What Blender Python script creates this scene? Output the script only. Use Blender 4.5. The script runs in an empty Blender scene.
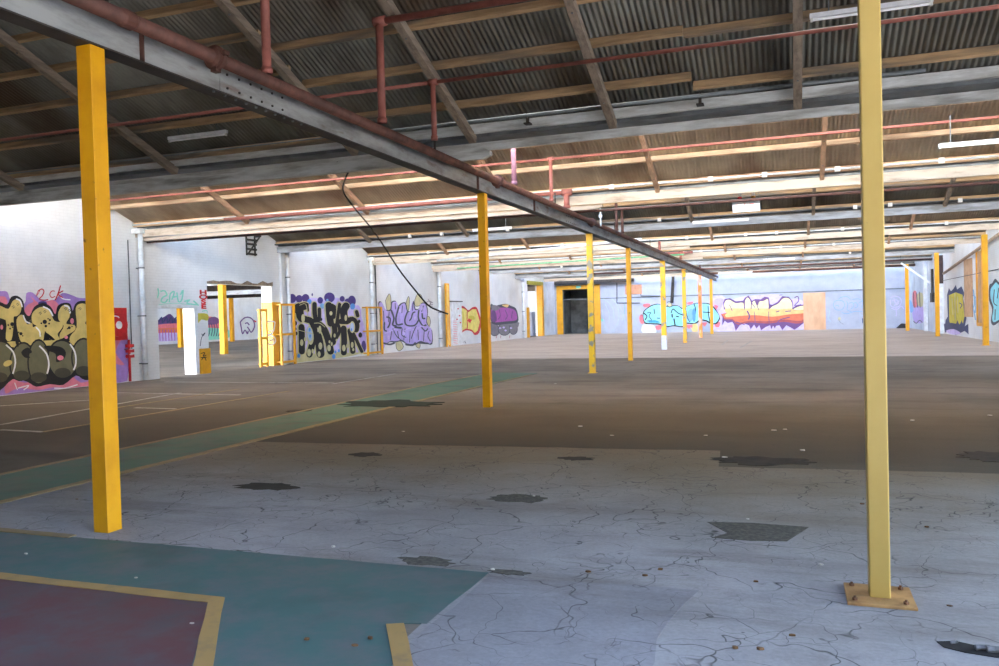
EXPO = 2.33
ROOF_OFF = -1; ROOF_MO = 1
DY0, DY1 = -2.0, 10.5
SK0, SK1, SKX0, SKX1 = 0.9, 2.8, -4.6, 6.5
import bpy, bmesh, math, random
from mathutils import Vector, Matrix
from mathutils.geometry import tessellate_polygon
random.seed(7)
SC = bpy.context.scene
COL = SC.collection
PI = math.pi

# ------------------------------------------------------------------ camera
F, YAW, PITCH, ROLL, EYE = 814.28, .3433, .0203, .0271, 1.6
cam_data = bpy.data.cameras.new('camera')
cam_data.sensor_width = 36.0
cam_data.lens = F / 999 * 36
cam_data.clip_end = 300
cam = bpy.data.objects.new('camera', cam_data)
COL.objects.link(cam)
cam.matrix_world = (Matrix.Translation((0, 0, EYE)) @ Matrix.Rotation(YAW, 4, 'Z')
                    @ Matrix.Rotation(PI / 2 - PITCH, 4, 'X') @ Matrix.Rotation(-ROLL, 4, 'Z'))
SC.camera = cam

def ray(px, py):
    U = (px - 499.5) / F; W = (py - 333) / F
    c, s = math.cos(ROLL), math.sin(ROLL)
    u = U * c - W * s; y2 = -(U * s + W * c)
    z = math.cos(PITCH) + y2 * math.sin(PITCH); y = y2 * math.cos(PITCH) - math.sin(PITCH)
    c, s = math.cos(YAW), math.sin(YAW)
    return (u * c - z * s, u * s + z * c, y)
def at(px, py, ax, val):            # the point of a wall / floor plane seen at a photo pixel
    d = ray(px, py); o = (0, 0, EYE); t = (val - o[ax]) / d[ax]
    return Vector((o[0] + t * d[0], o[1] + t * d[1], o[2] + t * d[2]))

# ------------------------------------------------------------------ materials
def srgb(r, g, b):
    f = lambda v: (v / 255 / 12.92) if v / 255 <= .04045 else ((v / 255 + .055) / 1.055) ** 2.4
    return (f(r), f(g), f(b), 1)
MATS = {}
def M(name, c1, c2=None, scale=3.0, rough=.8, metal=0.0, bump=0.0, lo=.4, hi=.65, stretch=(1, 1, 1), c3=None, scale3=.6, lo3=.5, hi3=.7, detail=6):
    if name in MATS: return MATS[name]
    m = bpy.data.materials.new(name); m.use_nodes = True
    nt = m.node_tree; N = nt.nodes; L = nt.links
    b = N['Principled BSDF']; b.inputs['Roughness'].default_value = rough; b.inputs['Metallic'].default_value = metal
    b.inputs['Base Color'].default_value = c1
    geo = N.new('ShaderNodeNewGeometry'); mp = N.new('ShaderNodeMapping'); mp.inputs['Scale'].default_value = stretch
    L.new(geo.outputs['Position'], mp.inputs['Vector'])
    if c2:
        n = N.new('ShaderNodeTexNoise'); n.inputs['Scale'].default_value = scale; n.inputs['Detail'].default_value = detail
        n.inputs['Roughness'].default_value = .65
        L.new(mp.outputs['Vector'], n.inputs['Vector'])
        r = N.new('ShaderNodeMapRange'); r.inputs['From Min'].default_value = lo; r.inputs['From Max'].default_value = hi
        L.new(n.outputs['Fac'], r.inputs['Value'])
        mx = N.new('ShaderNodeMix'); mx.data_type = 'RGBA'
        mx.inputs[6].default_value = c1; mx.inputs[7].default_value = c2
        L.new(r.outputs['Result'], mx.inputs[0]); out = mx.outputs[2]
        if c3:
            n3 = N.new('ShaderNodeTexNoise'); n3.inputs['Scale'].default_value = scale3; n3.inputs['Detail'].default_value = 5
            L.new(mp.outputs['Vector'], n3.inputs['Vector'])
            r3 = N.new('ShaderNodeMapRange'); r3.inputs['From Min'].default_value = lo3; r3.inputs['From Max'].default_value = hi3
            L.new(n3.outputs['Fac'], r3.inputs['Value'])
            m3 = N.new('ShaderNodeMix'); m3.data_type = 'RGBA'; m3.inputs[7].default_value = c3
            L.new(out, m3.inputs[6]); L.new(r3.outputs['Result'], m3.inputs[0]); out = m3.outputs[2]
        L.new(out, b.inputs['Base Color'])
        if bump:
            bp = N.new('ShaderNodeBump'); bp.inputs['Strength'].default_value = bump; bp.inputs['Distance'].default_value = .01
            L.new(n.outputs['Fac'], bp.inputs['Height']); L.new(bp.outputs['Normal'], b.inputs['Normal'])
    MATS[name] = m
    return m

def brick_wall(name, c1, c2, c3, axis):
    """painted brickwork: fine courses in relief, scuffs and grime patches"""
    m = M(name, c1, c2, 1.3, .85, c3=c3, scale3=.45, lo3=.55, hi3=.8)
    nt = m.node_tree; N = nt.nodes; L = nt.links; b = N['Principled BSDF']
    geo = [n for n in N if n.type == 'NEW_GEOMETRY'][0]
    sp = N.new('ShaderNodeSeparateXYZ'); cb = N.new('ShaderNodeCombineXYZ')
    L.new(geo.outputs['Position'], sp.inputs[0])
    ad = N.new('ShaderNodeMath'); ad.operation = 'ADD'; L.new(sp.outputs[0], ad.inputs[0]); L.new(sp.outputs[1], ad.inputs[1])
    L.new(ad.outputs[0], cb.inputs[0]); L.new(sp.outputs[2], cb.inputs[1])
    br = N.new('ShaderNodeTexBrick'); br.inputs['Scale'].default_value = 1
    br.inputs['Brick Width'].default_value = .24; br.inputs['Row Height'].default_value = .086
    br.inputs['Mortar Size'].default_value = .006; br.inputs['Mortar Smooth'].default_value = .4
    L.new(cb.outputs[0], br.inputs['Vector'])
    old = b.inputs['Base Color'].links[0].from_socket
    mx = N.new('ShaderNodeMix'); mx.data_type = 'RGBA'; mx.blend_type = 'MULTIPLY'
    mr = N.new('ShaderNodeMath'); mr.operation = 'MULTIPLY'; mr.inputs[1].default_value = .16
    L.new(br.outputs['Fac'], mr.inputs[0]); L.new(mr.outputs[0], mx.inputs[0])
    L.new(old, mx.inputs[6]); mx.inputs[7].default_value = (.45, .42, .38, 1)
    L.new(mx.outputs[2], b.inputs['Base Color'])
    bp = N.new('ShaderNodeBump'); bp.invert = True; bp.inputs['Strength'].default_value = .5; bp.inputs['Distance'].default_value = .006
    L.new(br.outputs['Fac'], bp.inputs['Height']); L.new(bp.outputs['Normal'], b.inputs['Normal'])
    return m

def floor_mat(name, base, alt, dirt, cracks, band=None, crack_col=(.03, .025, .02, 1), sc=.5, blot=.5):
    m = bpy.data.materials.new(name); m.use_nodes = True
    nt = m.node_tree; N = nt.nodes; L = nt.links; b = N['Principled BSDF']
    b.inputs['Roughness'].default_value = .75
    geo = N.new('ShaderNodeNewGeometry')
    def noise(s, det=8, src=None, ro=.6):
        n = N.new('ShaderNodeTexNoise'); n.inputs['Scale'].default_value = s; n.inputs['Detail'].default_value = det
        n.inputs['Roughness'].default_value = ro
        L.new(src or geo.outputs['Position'], n.inputs['Vector']); return n
    def rng(sock, a, c, lo=0, hi=1):
        r = N.new('ShaderNodeMapRange'); r.inputs['From Min'].default_value = a; r.inputs['From Max'].default_value = c
        r.inputs['To Min'].default_value = lo; r.inputs['To Max'].default_value = hi
        L.new(sock, r.inputs['Value']); return r.outputs['Result']
    def mix(a, c, f, mode='MIX'):
        x = N.new('ShaderNodeMix'); x.data_type = 'RGBA'; x.blend_type = mode
        if isinstance(a, tuple): x.inputs[6].default_value = a
        else: L.new(a, x.inputs[6])
        if isinstance(c, tuple): x.inputs[7].default_value = c
        else: L.new(c, x.inputs[7])
        if isinstance(f, float): x.inputs[0].default_value = f
        else: L.new(f, x.inputs[0])
        return x.outputs[2]
    col = mix(base, alt, rng(noise(sc, 9).outputs['Fac'], .38, .62))
    col = mix(col, dirt, rng(noise(sc * 3.3, 10, ro=.75).outputs['Fac'], .55, .78, 0, blot))
    mp = N.new('ShaderNodeMapping'); mp.inputs['Scale'].default_value = (.3, 1.6, 1); L.new(geo.outputs['Position'], mp.inputs['Vector'])
    col = mix(col, dirt, rng(noise(.9, 8, mp.outputs[0], .7).outputs['Fac'], .5, .72, 0, .75))
    if band:        # a darker brown band across the floor, wandering along its edges
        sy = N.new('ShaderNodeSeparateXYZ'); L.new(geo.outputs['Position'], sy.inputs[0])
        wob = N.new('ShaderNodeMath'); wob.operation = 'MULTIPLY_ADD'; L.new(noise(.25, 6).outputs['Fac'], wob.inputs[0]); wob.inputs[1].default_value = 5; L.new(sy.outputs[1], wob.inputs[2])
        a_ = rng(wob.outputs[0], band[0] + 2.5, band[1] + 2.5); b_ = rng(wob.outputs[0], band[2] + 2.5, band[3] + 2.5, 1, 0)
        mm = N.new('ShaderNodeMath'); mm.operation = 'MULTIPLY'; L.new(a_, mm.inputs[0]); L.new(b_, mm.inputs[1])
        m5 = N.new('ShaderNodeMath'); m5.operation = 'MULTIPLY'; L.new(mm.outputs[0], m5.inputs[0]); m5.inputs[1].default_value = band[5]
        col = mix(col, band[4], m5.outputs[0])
    fine = noise(38, 4, ro=.7)
    col = mix(col, (.5, .5, .5, 1), rng(fine.outputs['Fac'], .35, .7, 0.0, .35), 'MULTIPLY')
    col = mix(col, (.35, .32, .28, 1), rng(noise(14, 8, ro=.85).outputs['Fac'], .6, .72, 0.0, .55), 'MULTIPLY')
    hgt = fine.outputs['Fac']
    if cracks:
        d = noise(1.3, 3)
        sub = N.new('ShaderNodeVectorMath'); sub.operation = 'SCALE'; sub.inputs['Scale'].default_value = .9
        L.new(d.outputs['Color'], sub.inputs[0])
        add = N.new('ShaderNodeVectorMath'); add.operation = 'ADD'
        L.new(geo.outputs['Position'], add.inputs[0]); L.new(sub.outputs[0], add.inputs[1])
        for s, w, nm in ((1.1, .008, .44), (2.4, .01, .49), (4.6, .012, .54)):
            v = N.new('ShaderNodeTexVoronoi'); v.feature = 'DISTANCE_TO_EDGE'; v.inputs['Scale'].default_value = s
            L.new(add.outputs[0], v.inputs['Vector'])
            line = rng(v.outputs['Distance'], 0, w, 1, 0)
            gate = rng(noise(.9 + s * .3, 3).outputs['Fac'], nm - .05, nm + .08)
            mu = N.new('ShaderNodeMath'); mu.operation = 'MULTIPLY'; L.new(line, mu.inputs[0]); L.new(gate, mu.inputs[1])
            mu2 = N.new('ShaderNodeMath'); mu2.operation = 'MULTIPLY'; L.new(mu.outputs[0], mu2.inputs[0]); mu2.inputs[1].default_value = cracks
            col = mix(col, crack_col, mu2.outputs[0])
    L.new(col, b.inputs['Base Color'])
    bp = N.new('ShaderNodeBump'); bp.inputs['Strength'].default_value = .25; bp.inputs['Distance'].default_value = .01
    L.new(hgt, bp.inputs['Height']); L.new(bp.outputs['Normal'], b.inputs['Normal'])
    MATS[name] = m
    return m

def worn_paint(name, c, under, rough=.6, amt=.5, scale=4):
    """floor paint worn through to what lies under it"""
    return M(name, c, under, scale, rough, bump=.15, lo=amt, hi=amt + .22, detail=12, c3=tuple(v * .45 for v in c[:3]) + (1,), scale3=1.3, lo3=.52, hi3=.8)

# ------------------------------------------------------------------ mesh builder
class MB:
    def __init__(s): s.v = []; s.f = []; s.m = []; s.mi = 0
    def add(s, vs, fs):
        o = len(s.v); s.v += [tuple(v) for v in vs]; s.f += [tuple(i + o for i in f) for f in fs]; s.m += [s.mi] * len(fs); return s
    def box(s, x0, x1, y0, y1, z0, z1):
        return s.add([(x0, y0, z0), (x1, y0, z0), (x1, y1, z0), (x0, y1, z0), (x0, y0, z1), (x1, y0, z1), (x1, y1, z1), (x0, y1, z1)],
                     [(0, 3, 2, 1), (4, 5, 6, 7), (0, 1, 5, 4), (1, 2, 6, 5), (2, 3, 7, 6), (3, 0, 4, 7)])
    def beam(s, a, b, w, h, up=(0, 0, 1)):
        a = Vector(a); b = Vector(b); d = (b - a).normalized(); u = Vector(up)
        side = d.cross(u).normalized(); u = side.cross(d).normalized()
        vs = []
        for p in (a, b):
            for i, j in ((-1, -1), (1, -1), (1, 1), (-1, 1)): vs.append(p + side * (w / 2 * i) + u * (h / 2 * j))
        return s.add(vs, [(0, 1, 2, 3), (7, 6, 5, 4), (0, 4, 5, 1), (1, 5, 6, 2), (2, 6, 7, 3), (3, 7, 4, 0)])
    def tube(s, pts, r, n=10, cap=True):
        pts = [Vector(p) for p in pts]; rings = []; prev = None
        for i, p in enumerate(pts):
            d = ((pts[i + 1] if i + 1 < len(pts) else p) - (pts[i - 1] if i else p)).normalized()
            if prev is None:
                ref = Vector((0, 0, 1)) if abs(d.z) < .9 else Vector((1, 0, 0)); u = d.cross(ref).normalized()
            else: u = (prev - d * prev.dot(d)).normalized()
            prev = u; w = d.cross(u); rr = r[i] if isinstance(r, (list, tuple)) else r
            rings.append([p + u * (rr * math.cos(2 * PI * k / n)) + w * (rr * math.sin(2 * PI * k / n)) for k in range(n)])
        vs = [v for rg in rings for v in rg]; fs = []
        for i in range(len(pts) - 1):
            for k in range(n): fs.append((i * n + k, i * n + (k + 1) % n, (i + 1) * n + (k + 1) % n, (i + 1) * n + k))
        if cap: fs += [tuple(range(n - 1, -1, -1)), tuple((len(pts) - 1) * n + k for k in range(n))]
        return s.add(vs, fs)
    def prism(s, pts, d):            # planar polygon pts extruded by vector d
        n = len(pts); pts = [Vector(p) for p in pts]; d = Vector(d)
        tri = tessellate_polygon([pts])
        fs = [tuple(t) for t in tri] + [tuple(i + n for i in reversed(t)) for t in tri] + [(i, (i + 1) % n, (i + 1) % n + n, i + n) for i in range(n)]
        return s.add(pts + [p + d for p in pts], fs)
    def build(s, name, mat, parent=None, origin=None, smooth=False, bevel=0):
        xs, ys, zs = zip(*s.v)
        if parent is not None: base = parent['_o']; loc = (0, 0, 0); org = Vector(base)
        else:
            org = Vector(origin) if origin else Vector(((min(xs) + max(xs)) / 2, (min(ys) + max(ys)) / 2, min(zs)))
            loc = org
        me = bpy.data.meshes.new(name)
        me.from_pydata([tuple(Vector(v) - org) for v in s.v], [], s.f)
        ms = mat if isinstance(mat, list) else [mat]
        for m in ms: me.materials.append(m)
        if len(ms) > 1: me.polygons.foreach_set('material_index', s.m)
        if smooth:
            for p in me.polygons: p.use_smooth = True
        bm = bmesh.new(); bm.from_mesh(me); bmesh.ops.recalc_face_normals(bm, faces=bm.faces); bm.to_mesh(me); bm.free()
        me.update()
        o = bpy.data.objects.new(name, me); COL.objects.link(o)
        o.location = loc
        if parent is not None: o.parent = parent if not isinstance(parent, dict) else parent['obj']
        if bevel:
            md = o.modifiers.new('bevel', 'BEVEL'); md.width = bevel; md.segments = 2; md.limit_method = 'ANGLE'
        o['_o'] = tuple(org)
        return o
def mb(): return MB()
def thing(name, loc, label, cat, group=None):
    o = bpy.data.objects.new(name, None); COL.objects.link(o); o.location = loc; o['_o'] = tuple(loc); o.empty_display_size = .1
    return tag(o, label, cat, group)
def tag(o, label, cat, group=None):
    o['label'] = label; o['category'] = cat
    if group: o['group'] = group
    return o
def struct(name, b, mat, **k):
    o = b.build(name, mat, **k); o['kind'] = 'structure'; return o
ORD = ['nearest', 'second', 'third', 'fourth', 'fifth', 'sixth', 'seventh', 'eighth', 'ninth', 'tenth', 'eleventh', 'twelfth']

# ------------------------------------------------------------------ palette
yellow = M('yellow_paint', srgb(228, 162, 8), srgb(204, 136, 8), 2.2, .45, bump=.05, lo=.45, hi=.8, c3=srgb(120, 80, 40), scale3=9, lo3=.68, hi3=.74)
yellow_pale = M('sun_faded_yellow_paint', srgb(196, 164, 88), srgb(184, 150, 72), 1.6, .4, bump=.04, lo=.4, hi=.8, c3=srgb(110, 100, 95), scale3=11, lo3=.7, hi3=.75)
roof_mid = M('brown_corrugated_iron', srgb(158, 142, 122), srgb(126, 110, 92), 1.1, .7, stretch=(1, .35, 1))
grey_dim = M('dim_grey_timber', srgb(172, 174, 178), srgb(128, 126, 122), 2.2, .85, bump=.2, stretch=(.5, 3, 3))
roof_top2 = M('dull_bounce_iron_top', srgb(204, 197, 188), srgb(188, 181, 172), 1.5, .6)  # unseen roof tops of the far bays, toned down to bounce less light
yellow_scr = M('scratched_yellow_paint', srgb(238, 186, 30), srgb(232, 170, 60), 2.5, .5, bump=.05, c3=srgb(150, 140, 120), scale3=5, lo3=.56, hi3=.62)
orange_smear = M('orange_smeared_paint', srgb(236, 150, 60), srgb(238, 90, 30), 1.5, .5, stretch=(1, 1, .6), c3=srgb(240, 190, 170), scale3=2.2, lo3=.5, hi3=.6)
white_paint = M('white_paint', srgb(225, 228, 232), srgb(200, 200, 200), 4, .6)
rust_pipe = M('rusty_red_pipe', srgb(112, 72, 60), srgb(82, 52, 42), 5, .65, .2, bump=.3, c3=srgb(60, 42, 36), scale3=1.1)
red_pipe = M('red_oxide_pipe', srgb(166, 98, 86), srgb(140, 82, 70), 5, .6, bump=.1)
brown_pipe = M('brown_pipe', srgb(105, 70, 60), srgb(80, 52, 44), 5, .6)
steel_grey = M('weathered_grey_steel', srgb(172, 174, 172), srgb(124, 122, 118), 1.8, .55, .1, bump=.15, stretch=(1, .6, 2.5), c3=srgb(110, 78, 58), scale3=2.5, lo3=.6, hi3=.75)
steel_dark = M('dark_steel', srgb(70, 62, 56), srgb(48, 40, 36), 3, .6, .3, bump=.2)
galv = M('galvanised_metal', srgb(120, 124, 126), srgb(88, 90, 90), 2, .5, .4)
white_beam = M('flaking_white_timber', srgb(196, 180, 162), srgb(154, 134, 114), 2.5, .8, bump=.2, stretch=(.5, 3, 3), lo=.5, hi=.72, c3=srgb(120, 104, 90), scale3=1.7, lo3=.6, hi3=.75)
grey_beam = M('weathered_grey_timber', srgb(222, 224, 222), srgb(168, 166, 160), 2.2, .85, bump=.2, stretch=(.5, 3, 3), c3=srgb(112, 106, 98), scale3=1.4, lo3=.58, hi3=.75)
rafter_m = M('grey_hardwood', srgb(156, 140, 122), srgb(118, 104, 90), 3, .85, bump=.2, stretch=(4, .5, 4))
purlin_m = M('tan_hardwood', srgb(194, 162, 122), srgb(152, 124, 92), 2.4, .85, bump=.2, stretch=(.5, 4, 4), c3=srgb(120, 110, 98), scale3=.8, lo3=.5, hi3=.62)
roof_dark = M('weathered_corrugated_iron', srgb(158, 158, 148), srgb(116, 114, 106), 1.1, .6, .1, stretch=(1, .35, 1), c3=srgb(92, 76, 60), scale3=.5, lo3=.52, hi3=.7)
roof_tan = M('rust_stained_corrugated_iron', srgb(226, 210, 184), srgb(194, 172, 146), 1.1, .7, .0, stretch=(1, .35, 1), c3=srgb(150, 118, 92), scale3=.6, lo3=.5, hi3=.68)
batten_m = M('white_enamel', srgb(235, 235, 238), srgb(215, 215, 218), 6, .35)
plastic_w = M('pale_plastic', srgb(228, 226, 220), srgb(210, 206, 198), 8, .5)
cable_m = M('black_cable', srgb(38, 33, 30), srgb(52, 44, 40), 9, .6)
roof_top = M('sun_bleached_corrugated_iron', srgb(214, 208, 198), srgb(196, 188, 176), 1.5, .6)
top_dark = M('dark_bounce_iron_top', srgb(70, 66, 62), srgb(54, 50, 48), 1.5, .7)  # unseen roof top, made dark to cut the light it bounces inside
purlin_l = M('lit_bay_tan_timber', srgb(224, 192, 156), srgb(186, 150, 116), 2.4, .85, bump=.2, stretch=(.5, 4, 4), c3=srgb(150, 116, 88), scale3=.8, lo3=.55, hi3=.68)  # purlins of the brightly lit bay: its light put into the colour
rafter_l = M('lit_bay_brown_timber', srgb(184, 148, 118), srgb(150, 118, 94), 3, .85, bump=.2, stretch=(4, .5, 4))  # rafters of the lit bays, paler to carry the light there
wood_ply = M('plywood_board', srgb(222, 178, 140), srgb(206, 160, 124), 1.6, .8, stretch=(1, 1, .4))
wall_white = brick_wall('white_painted_brick', srgb(222, 222, 223), srgb(212, 212, 214), srgb(202, 197, 190), 1)
wall_blue = brick_wall('pale_blue_painted_brick', srgb(178, 182, 194), srgb(168, 172, 186), srgb(156, 160, 170), 0)
wall_blue_side = brick_wall('pale_blue_painted_side_brick', srgb(200, 210, 224), srgb(180, 190, 206), srgb(160, 168, 180), 1)

# ------------------------------------------------------------------ setting: floor
S = .4026
VY = [-2 + 7 * i for i in range(10)]                   # valley lines of the sawtooth roof: -2, 5, 12 ... 61
XL, XR, YB = -18.03, 7.93, 64.0
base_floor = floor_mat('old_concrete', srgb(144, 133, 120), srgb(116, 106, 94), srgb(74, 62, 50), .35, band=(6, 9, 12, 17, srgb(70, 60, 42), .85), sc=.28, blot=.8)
top_mid = M('mid_bounce_iron_top', srgb(164, 146, 124), srgb(140, 122, 102), 1.5, .7)  # unseen roof top, tone picked for the light it bounces inside
slab_mat = floor_mat('pale_cracked_concrete', srgb(174, 170, 170), srgb(148, 144, 144), srgb(108, 98, 88), .95, band=(5.6, 8.4, 30, 31, srgb(130, 114, 86), .85), sc=.6, blot=.55)
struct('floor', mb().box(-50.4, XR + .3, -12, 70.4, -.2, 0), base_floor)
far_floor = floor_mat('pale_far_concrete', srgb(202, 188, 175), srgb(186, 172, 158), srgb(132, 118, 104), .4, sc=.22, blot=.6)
def patch(pts, z=.004):
    b = mb(); b.prism([(x, y, 0.0005) for x, y in pts], (0, 0, z)); return b
def ragged(poly, amp=.03, step=.25):
    out = []
    for i, p in enumerate(poly):
        q = poly[(i + 1) % len(poly)]; L_ = math.dist(p, q); n = max(1, int(L_ / step))
        for k in range(n):
            t = k / n; out.append((p[0] + (q[0] - p[0]) * t + random.uniform(-amp, amp) * (k > 0), p[1] + (q[1] - p[1]) * t + random.uniform(-amp, amp) * (k > 0)))
    return out
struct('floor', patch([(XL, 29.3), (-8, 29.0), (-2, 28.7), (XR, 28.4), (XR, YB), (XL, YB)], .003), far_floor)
slab = struct('floor', patch(ragged([(-6.9, 4.72), (-1.8, 4.72), (-1.85, 3.92), (-1.86, -11), (7.9, -11), (7.9, 8.75), (1.8, 8.7), (-.72, 8.56), (-.78, 9.54), (-1.39, 9.5), (-6.9, 9.15)], .02)), slab_mat)
green_m = worn_paint('worn_green_floor_paint', srgb(70, 104, 100), srgb(98, 104, 104), amt=.42, scale=3.2)
green_m2 = worn_paint('faded_green_floor_paint', srgb(70, 112, 92), srgb(100, 106, 92), amt=.45, scale=2.4)
maroon_m = worn_paint('worn_maroon_floor_paint', srgb(98, 62, 64), srgb(88, 84, 88), amt=.42, scale=2.6)
yline_m = worn_paint('worn_yellow_line_paint', srgb(170, 136, 82), srgb(132, 112, 86), amt=.52, scale=6)
yline_f = worn_paint('faded_yellow_line_paint', srgb(148, 126, 84), srgb(118, 104, 84), amt=.45, scale=5)
wline_m = worn_paint('faded_white_line_paint', srgb(172, 168, 160), srgb(120, 110, 100), amt=.5, scale=5)
q5x = tuple(at(404, 624, 2, 0)[:2]); q5y = tuple(at(413, 666, 2, 0)[:2])
def ext(a, b, k): return (a[0] + (b[0] - a[0]) * k, a[1] + (b[1] - a[1]) * k)
def mark(name, pts, mat, label, z=.006, amp=.006, cat='floor marking', group=None):
    return tag(patch(ragged(pts, amp), z).build(name, mat), label, cat, group)
mark('floor_paint', [(-12, 4.72), (-1.8, 4.72), (-1.82, 3.84), q5x, ext(q5x, q5y, 4), (-12, -1)], green_m, 'large worn green painted floor area in the foreground around the maroon rectangle', .005)
q5 = [tuple(at(*q, 2, 0)[:2]) for q in ((225, 599), (213.7, 666), (208, 604), (193, 666), (386, 626), (404, 625), (413, 666), (393, 666))]
def ext(a, b, k): return (a[0] + (b[0] - a[0]) * k, a[1] + (b[1] - a[1]) * k)
mark('floor_paint', [(-12, 3.8), q5[2], ext(q5[2], q5[3], 4), (-12, .5)], maroon_m, 'worn maroon painted floor rectangle in the bottom left corner', .008)
mark('floor_line', [(-12, 3.88), q5[0], ext(q5[0], q5[1], 4), ext(q5[2], q5[3], 4), q5[2], (-12, 3.79)], yline_m, 'yellow line bordering the maroon painted floor rectangle', .011)
mark('floor_line', [q5[4], q5[5], ext(q5[5], q5[6], 4), ext(q5[4], q5[7], 4)], yline_m, 'short yellow line stub at the bottom edge beside the pale concrete', .011)
mark('floor_line', [(-12, 4.86), (-5.2, 4.76), (-5.2, 4.68), (-12, 4.76)], yline_f, 'yellow line running left from the foot of the nearest left column', .011)
mark('floor_paint', [(-8.2, 4.9), (-6.95, 4.9), (-6.9, 13.6), (-6.66, 17.9), (-6.6, 21.5), (-8.0, 21.8), (-8.18, 17.8)], green_m2, 'long green painted walkway stripe leading away across the floor', .006)
mark('floor_line', [(-6.98, 4.9), (-6.86, 4.9), (-6.8, 13.6), (-6.6, 21), (-6.68, 21), (-6.92, 13.6)], yline_f, 'faded yellow line along the right edge of the green walkway', .01)
mark('floor_line', [(-8.3, 6), (-8.2, 6), (-8.18, 18), (-8.0, 22), (-8.08, 22), (-8.28, 18)], yline_f, 'faded yellow line along the left edge of the green walkway', .01)
# faded white bay markings near the left wall
def fline(a, b, lab, w=.09, mat=None):
    p = at(*a, 2, 0); q = at(*b, 2, 0); d = (q - p).normalized(); n = Vector((-d.y, d.x, 0)) * w / 2
    mark('floor_line', [(p + n)[:2], (q + n)[:2], (q - n)[:2], (p - n)[:2]], mat or wline_m, lab, .006)
fline((0, 430), (43, 432), 'faded white line ending in a corner at the far left of the floor')
fline((43, 432), (290, 391), 'long faded white floor line slanting away from the left corner mark', mat=yline_f)
fline((0, 425), (180, 393), 'faded white floor line second in front of the yellow bubble graffiti')
fline((0, 406), (110, 399), 'faded white floor line at the foot of the bubble letter graffiti wall')
fline((116, 393), (240, 395), 'faded white cross line behind the nearest left column')
fline((165, 382), (333, 383), 'faded white cross line in front of the two wall openings')
fline((116, 408), (240, 389), 'faded white floor line running right of the nearest left column', mat=yline_f)
fline((135, 408), (175, 409), 'short faded white line segment right of the nearest left column')
fline((333, 384), (395, 374), 'faded white line on the floor in front of the black letter graffiti')
fline((740, 348), (752, 341), 'short pale line dash far off below the orange graffiti, right one')
fline((722, 345), (728, 340), 'short pale line dash far off below the orange graffiti, left one')
# dark broken patches in the slab
dark_agg = M('exposed_dark_aggregate', srgb(74, 70, 62), srgb(104, 98, 88), 30, .9, bump=.5)
wet_m = M('damp_dark_stain', srgb(64, 56, 46), srgb(46, 40, 33), 6, .9)
def blot(px, py, rx, ry, lab, mat=dark_agg, zz=.0065):
    c = at(px, py, 2, 0); n = 26; pts = []
    for k in range(n):
        a = 2 * PI * k / n; rr = 1 + random.uniform(-.28, .2)
        pts.append((c.x + rx * rr * math.cos(a), c.y + ry * rr * math.sin(a)))
    tag(patch(pts, zz).build('worn_floor_patch', mat), lab, 'floor patch')
mark('worn_floor_patch', [(-.62, 6.28), (-.45, 6.0), (-.55, 5.85), (-.05, 5.88), (.1, 6.3), (-.3, 6.33)], dark_agg, 'dark squarish broken patch in the pale slab left of the base plated column', .0065, .03, 'floor patch')
mark('worn_floor_patch', [(-1.78, 4.66), (-.52, 4.72), (-.62, 4.2), (-.7, 1), (-1.6, 1), (-1.8, 3.8)], floor_mat('patched_slab', srgb(160, 157, 161), srgb(140, 137, 140), srgb(104, 95, 88), .9, sc=.9), 'slightly darker rectangular slab patch right of the green paint at the bottom', .0055, .03, 'floor patch')
blot(518, 499, .26, .16, 'small dark oval patch in the middle of the pale slab')
blot(425, 562, .2, .09, 'dark aggregate patch at the edge of the green paint near the centre')
blot(508, 573, .14, .05, 'narrow dark patch at the right corner of the green paint')
blot(268, 487, .34, .16, 'dark scuffed patch on the slab right of the nearest left column', wet_m)
blot(365, 455, .2, .14, 'small brown patch near the back edge of the pale slab', wet_m)
blot(577, 459, .2, .12, 'small dark chip in the back edge of the pale slab', wet_m)
blot(300, 411, .25, .2, 'small dark stain beside the green walkway', wet_m)
blot(990, 457, .3, .3, 'dark stain at the right edge of the picture behind the pale slab', wet_m)
blot(388, 404, 1.0, .6, 'large dark damp patch lying on the green walkway', M('dark_green_damp_paint', srgb(30, 48, 36), srgb(24, 36, 28), 3, .95), .0115)
blot(760, 461, .5, .25, 'ragged dark patch along the back step of the pale slab', wet_m)
# litter
flake_m = M('pale_paint_flakes', srgb(225, 222, 214), srgb(190, 180, 165), 30, .8)
leaf_m = M('dry_brown_leaf', srgb(128, 92, 58), srgb(96, 66, 44), 20, .8)
def chip(px, py, r, mat, name, label, cat, grp):
    c = at(px, py, 2, 0); b = mb(); n = 7; a0 = random.uniform(0, 6)
    pts = [(c.x + r * random.uniform(.6, 1.2) * math.cos(a0 + 2 * PI * k / n), c.y + .6 * r * random.uniform(.6, 1.2) * math.sin(a0 + 2 * PI * k / n), .0065) for k in range(n)]
    b.prism(pts, (random.uniform(-.004, .004), random.uniform(-.004, .004), random.uniform(.004, .012)))
    tag(b.build(name, mat), label, cat, grp)
for px, py in ((333, 548), (821, 566), (748, 520), (534, 497), (493, 571), (403, 432), (555, 384), (580, 427), (612, 436), (774, 431), (785, 430), (725, 458), (803, 451), (912, 421), (990, 416), (649, 341), (706, 436), (26, 555), (136, 579), (192, 625)):
    chip(px, py, .014 if py > 470 else .03, flake_m, 'paint_flake', 'tiny pale paint flake lying loose on the bare floor', 'debris', 'pale paint flakes on the floor')
for px, py in ((792, 637), (862, 505), (927, 528), (645, 577), (660, 571), (756, 583), (307, 641), (370, 640), (355, 647), (735, 650), (77, 500), (760, 651), (950, 607), (588, 573)):
    chip(px, py, .017, leaf_m, 'dry_leaf', 'small curled dry brown leaf lying on the concrete', 'leaf', 'dry leaves on the floor')
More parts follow.
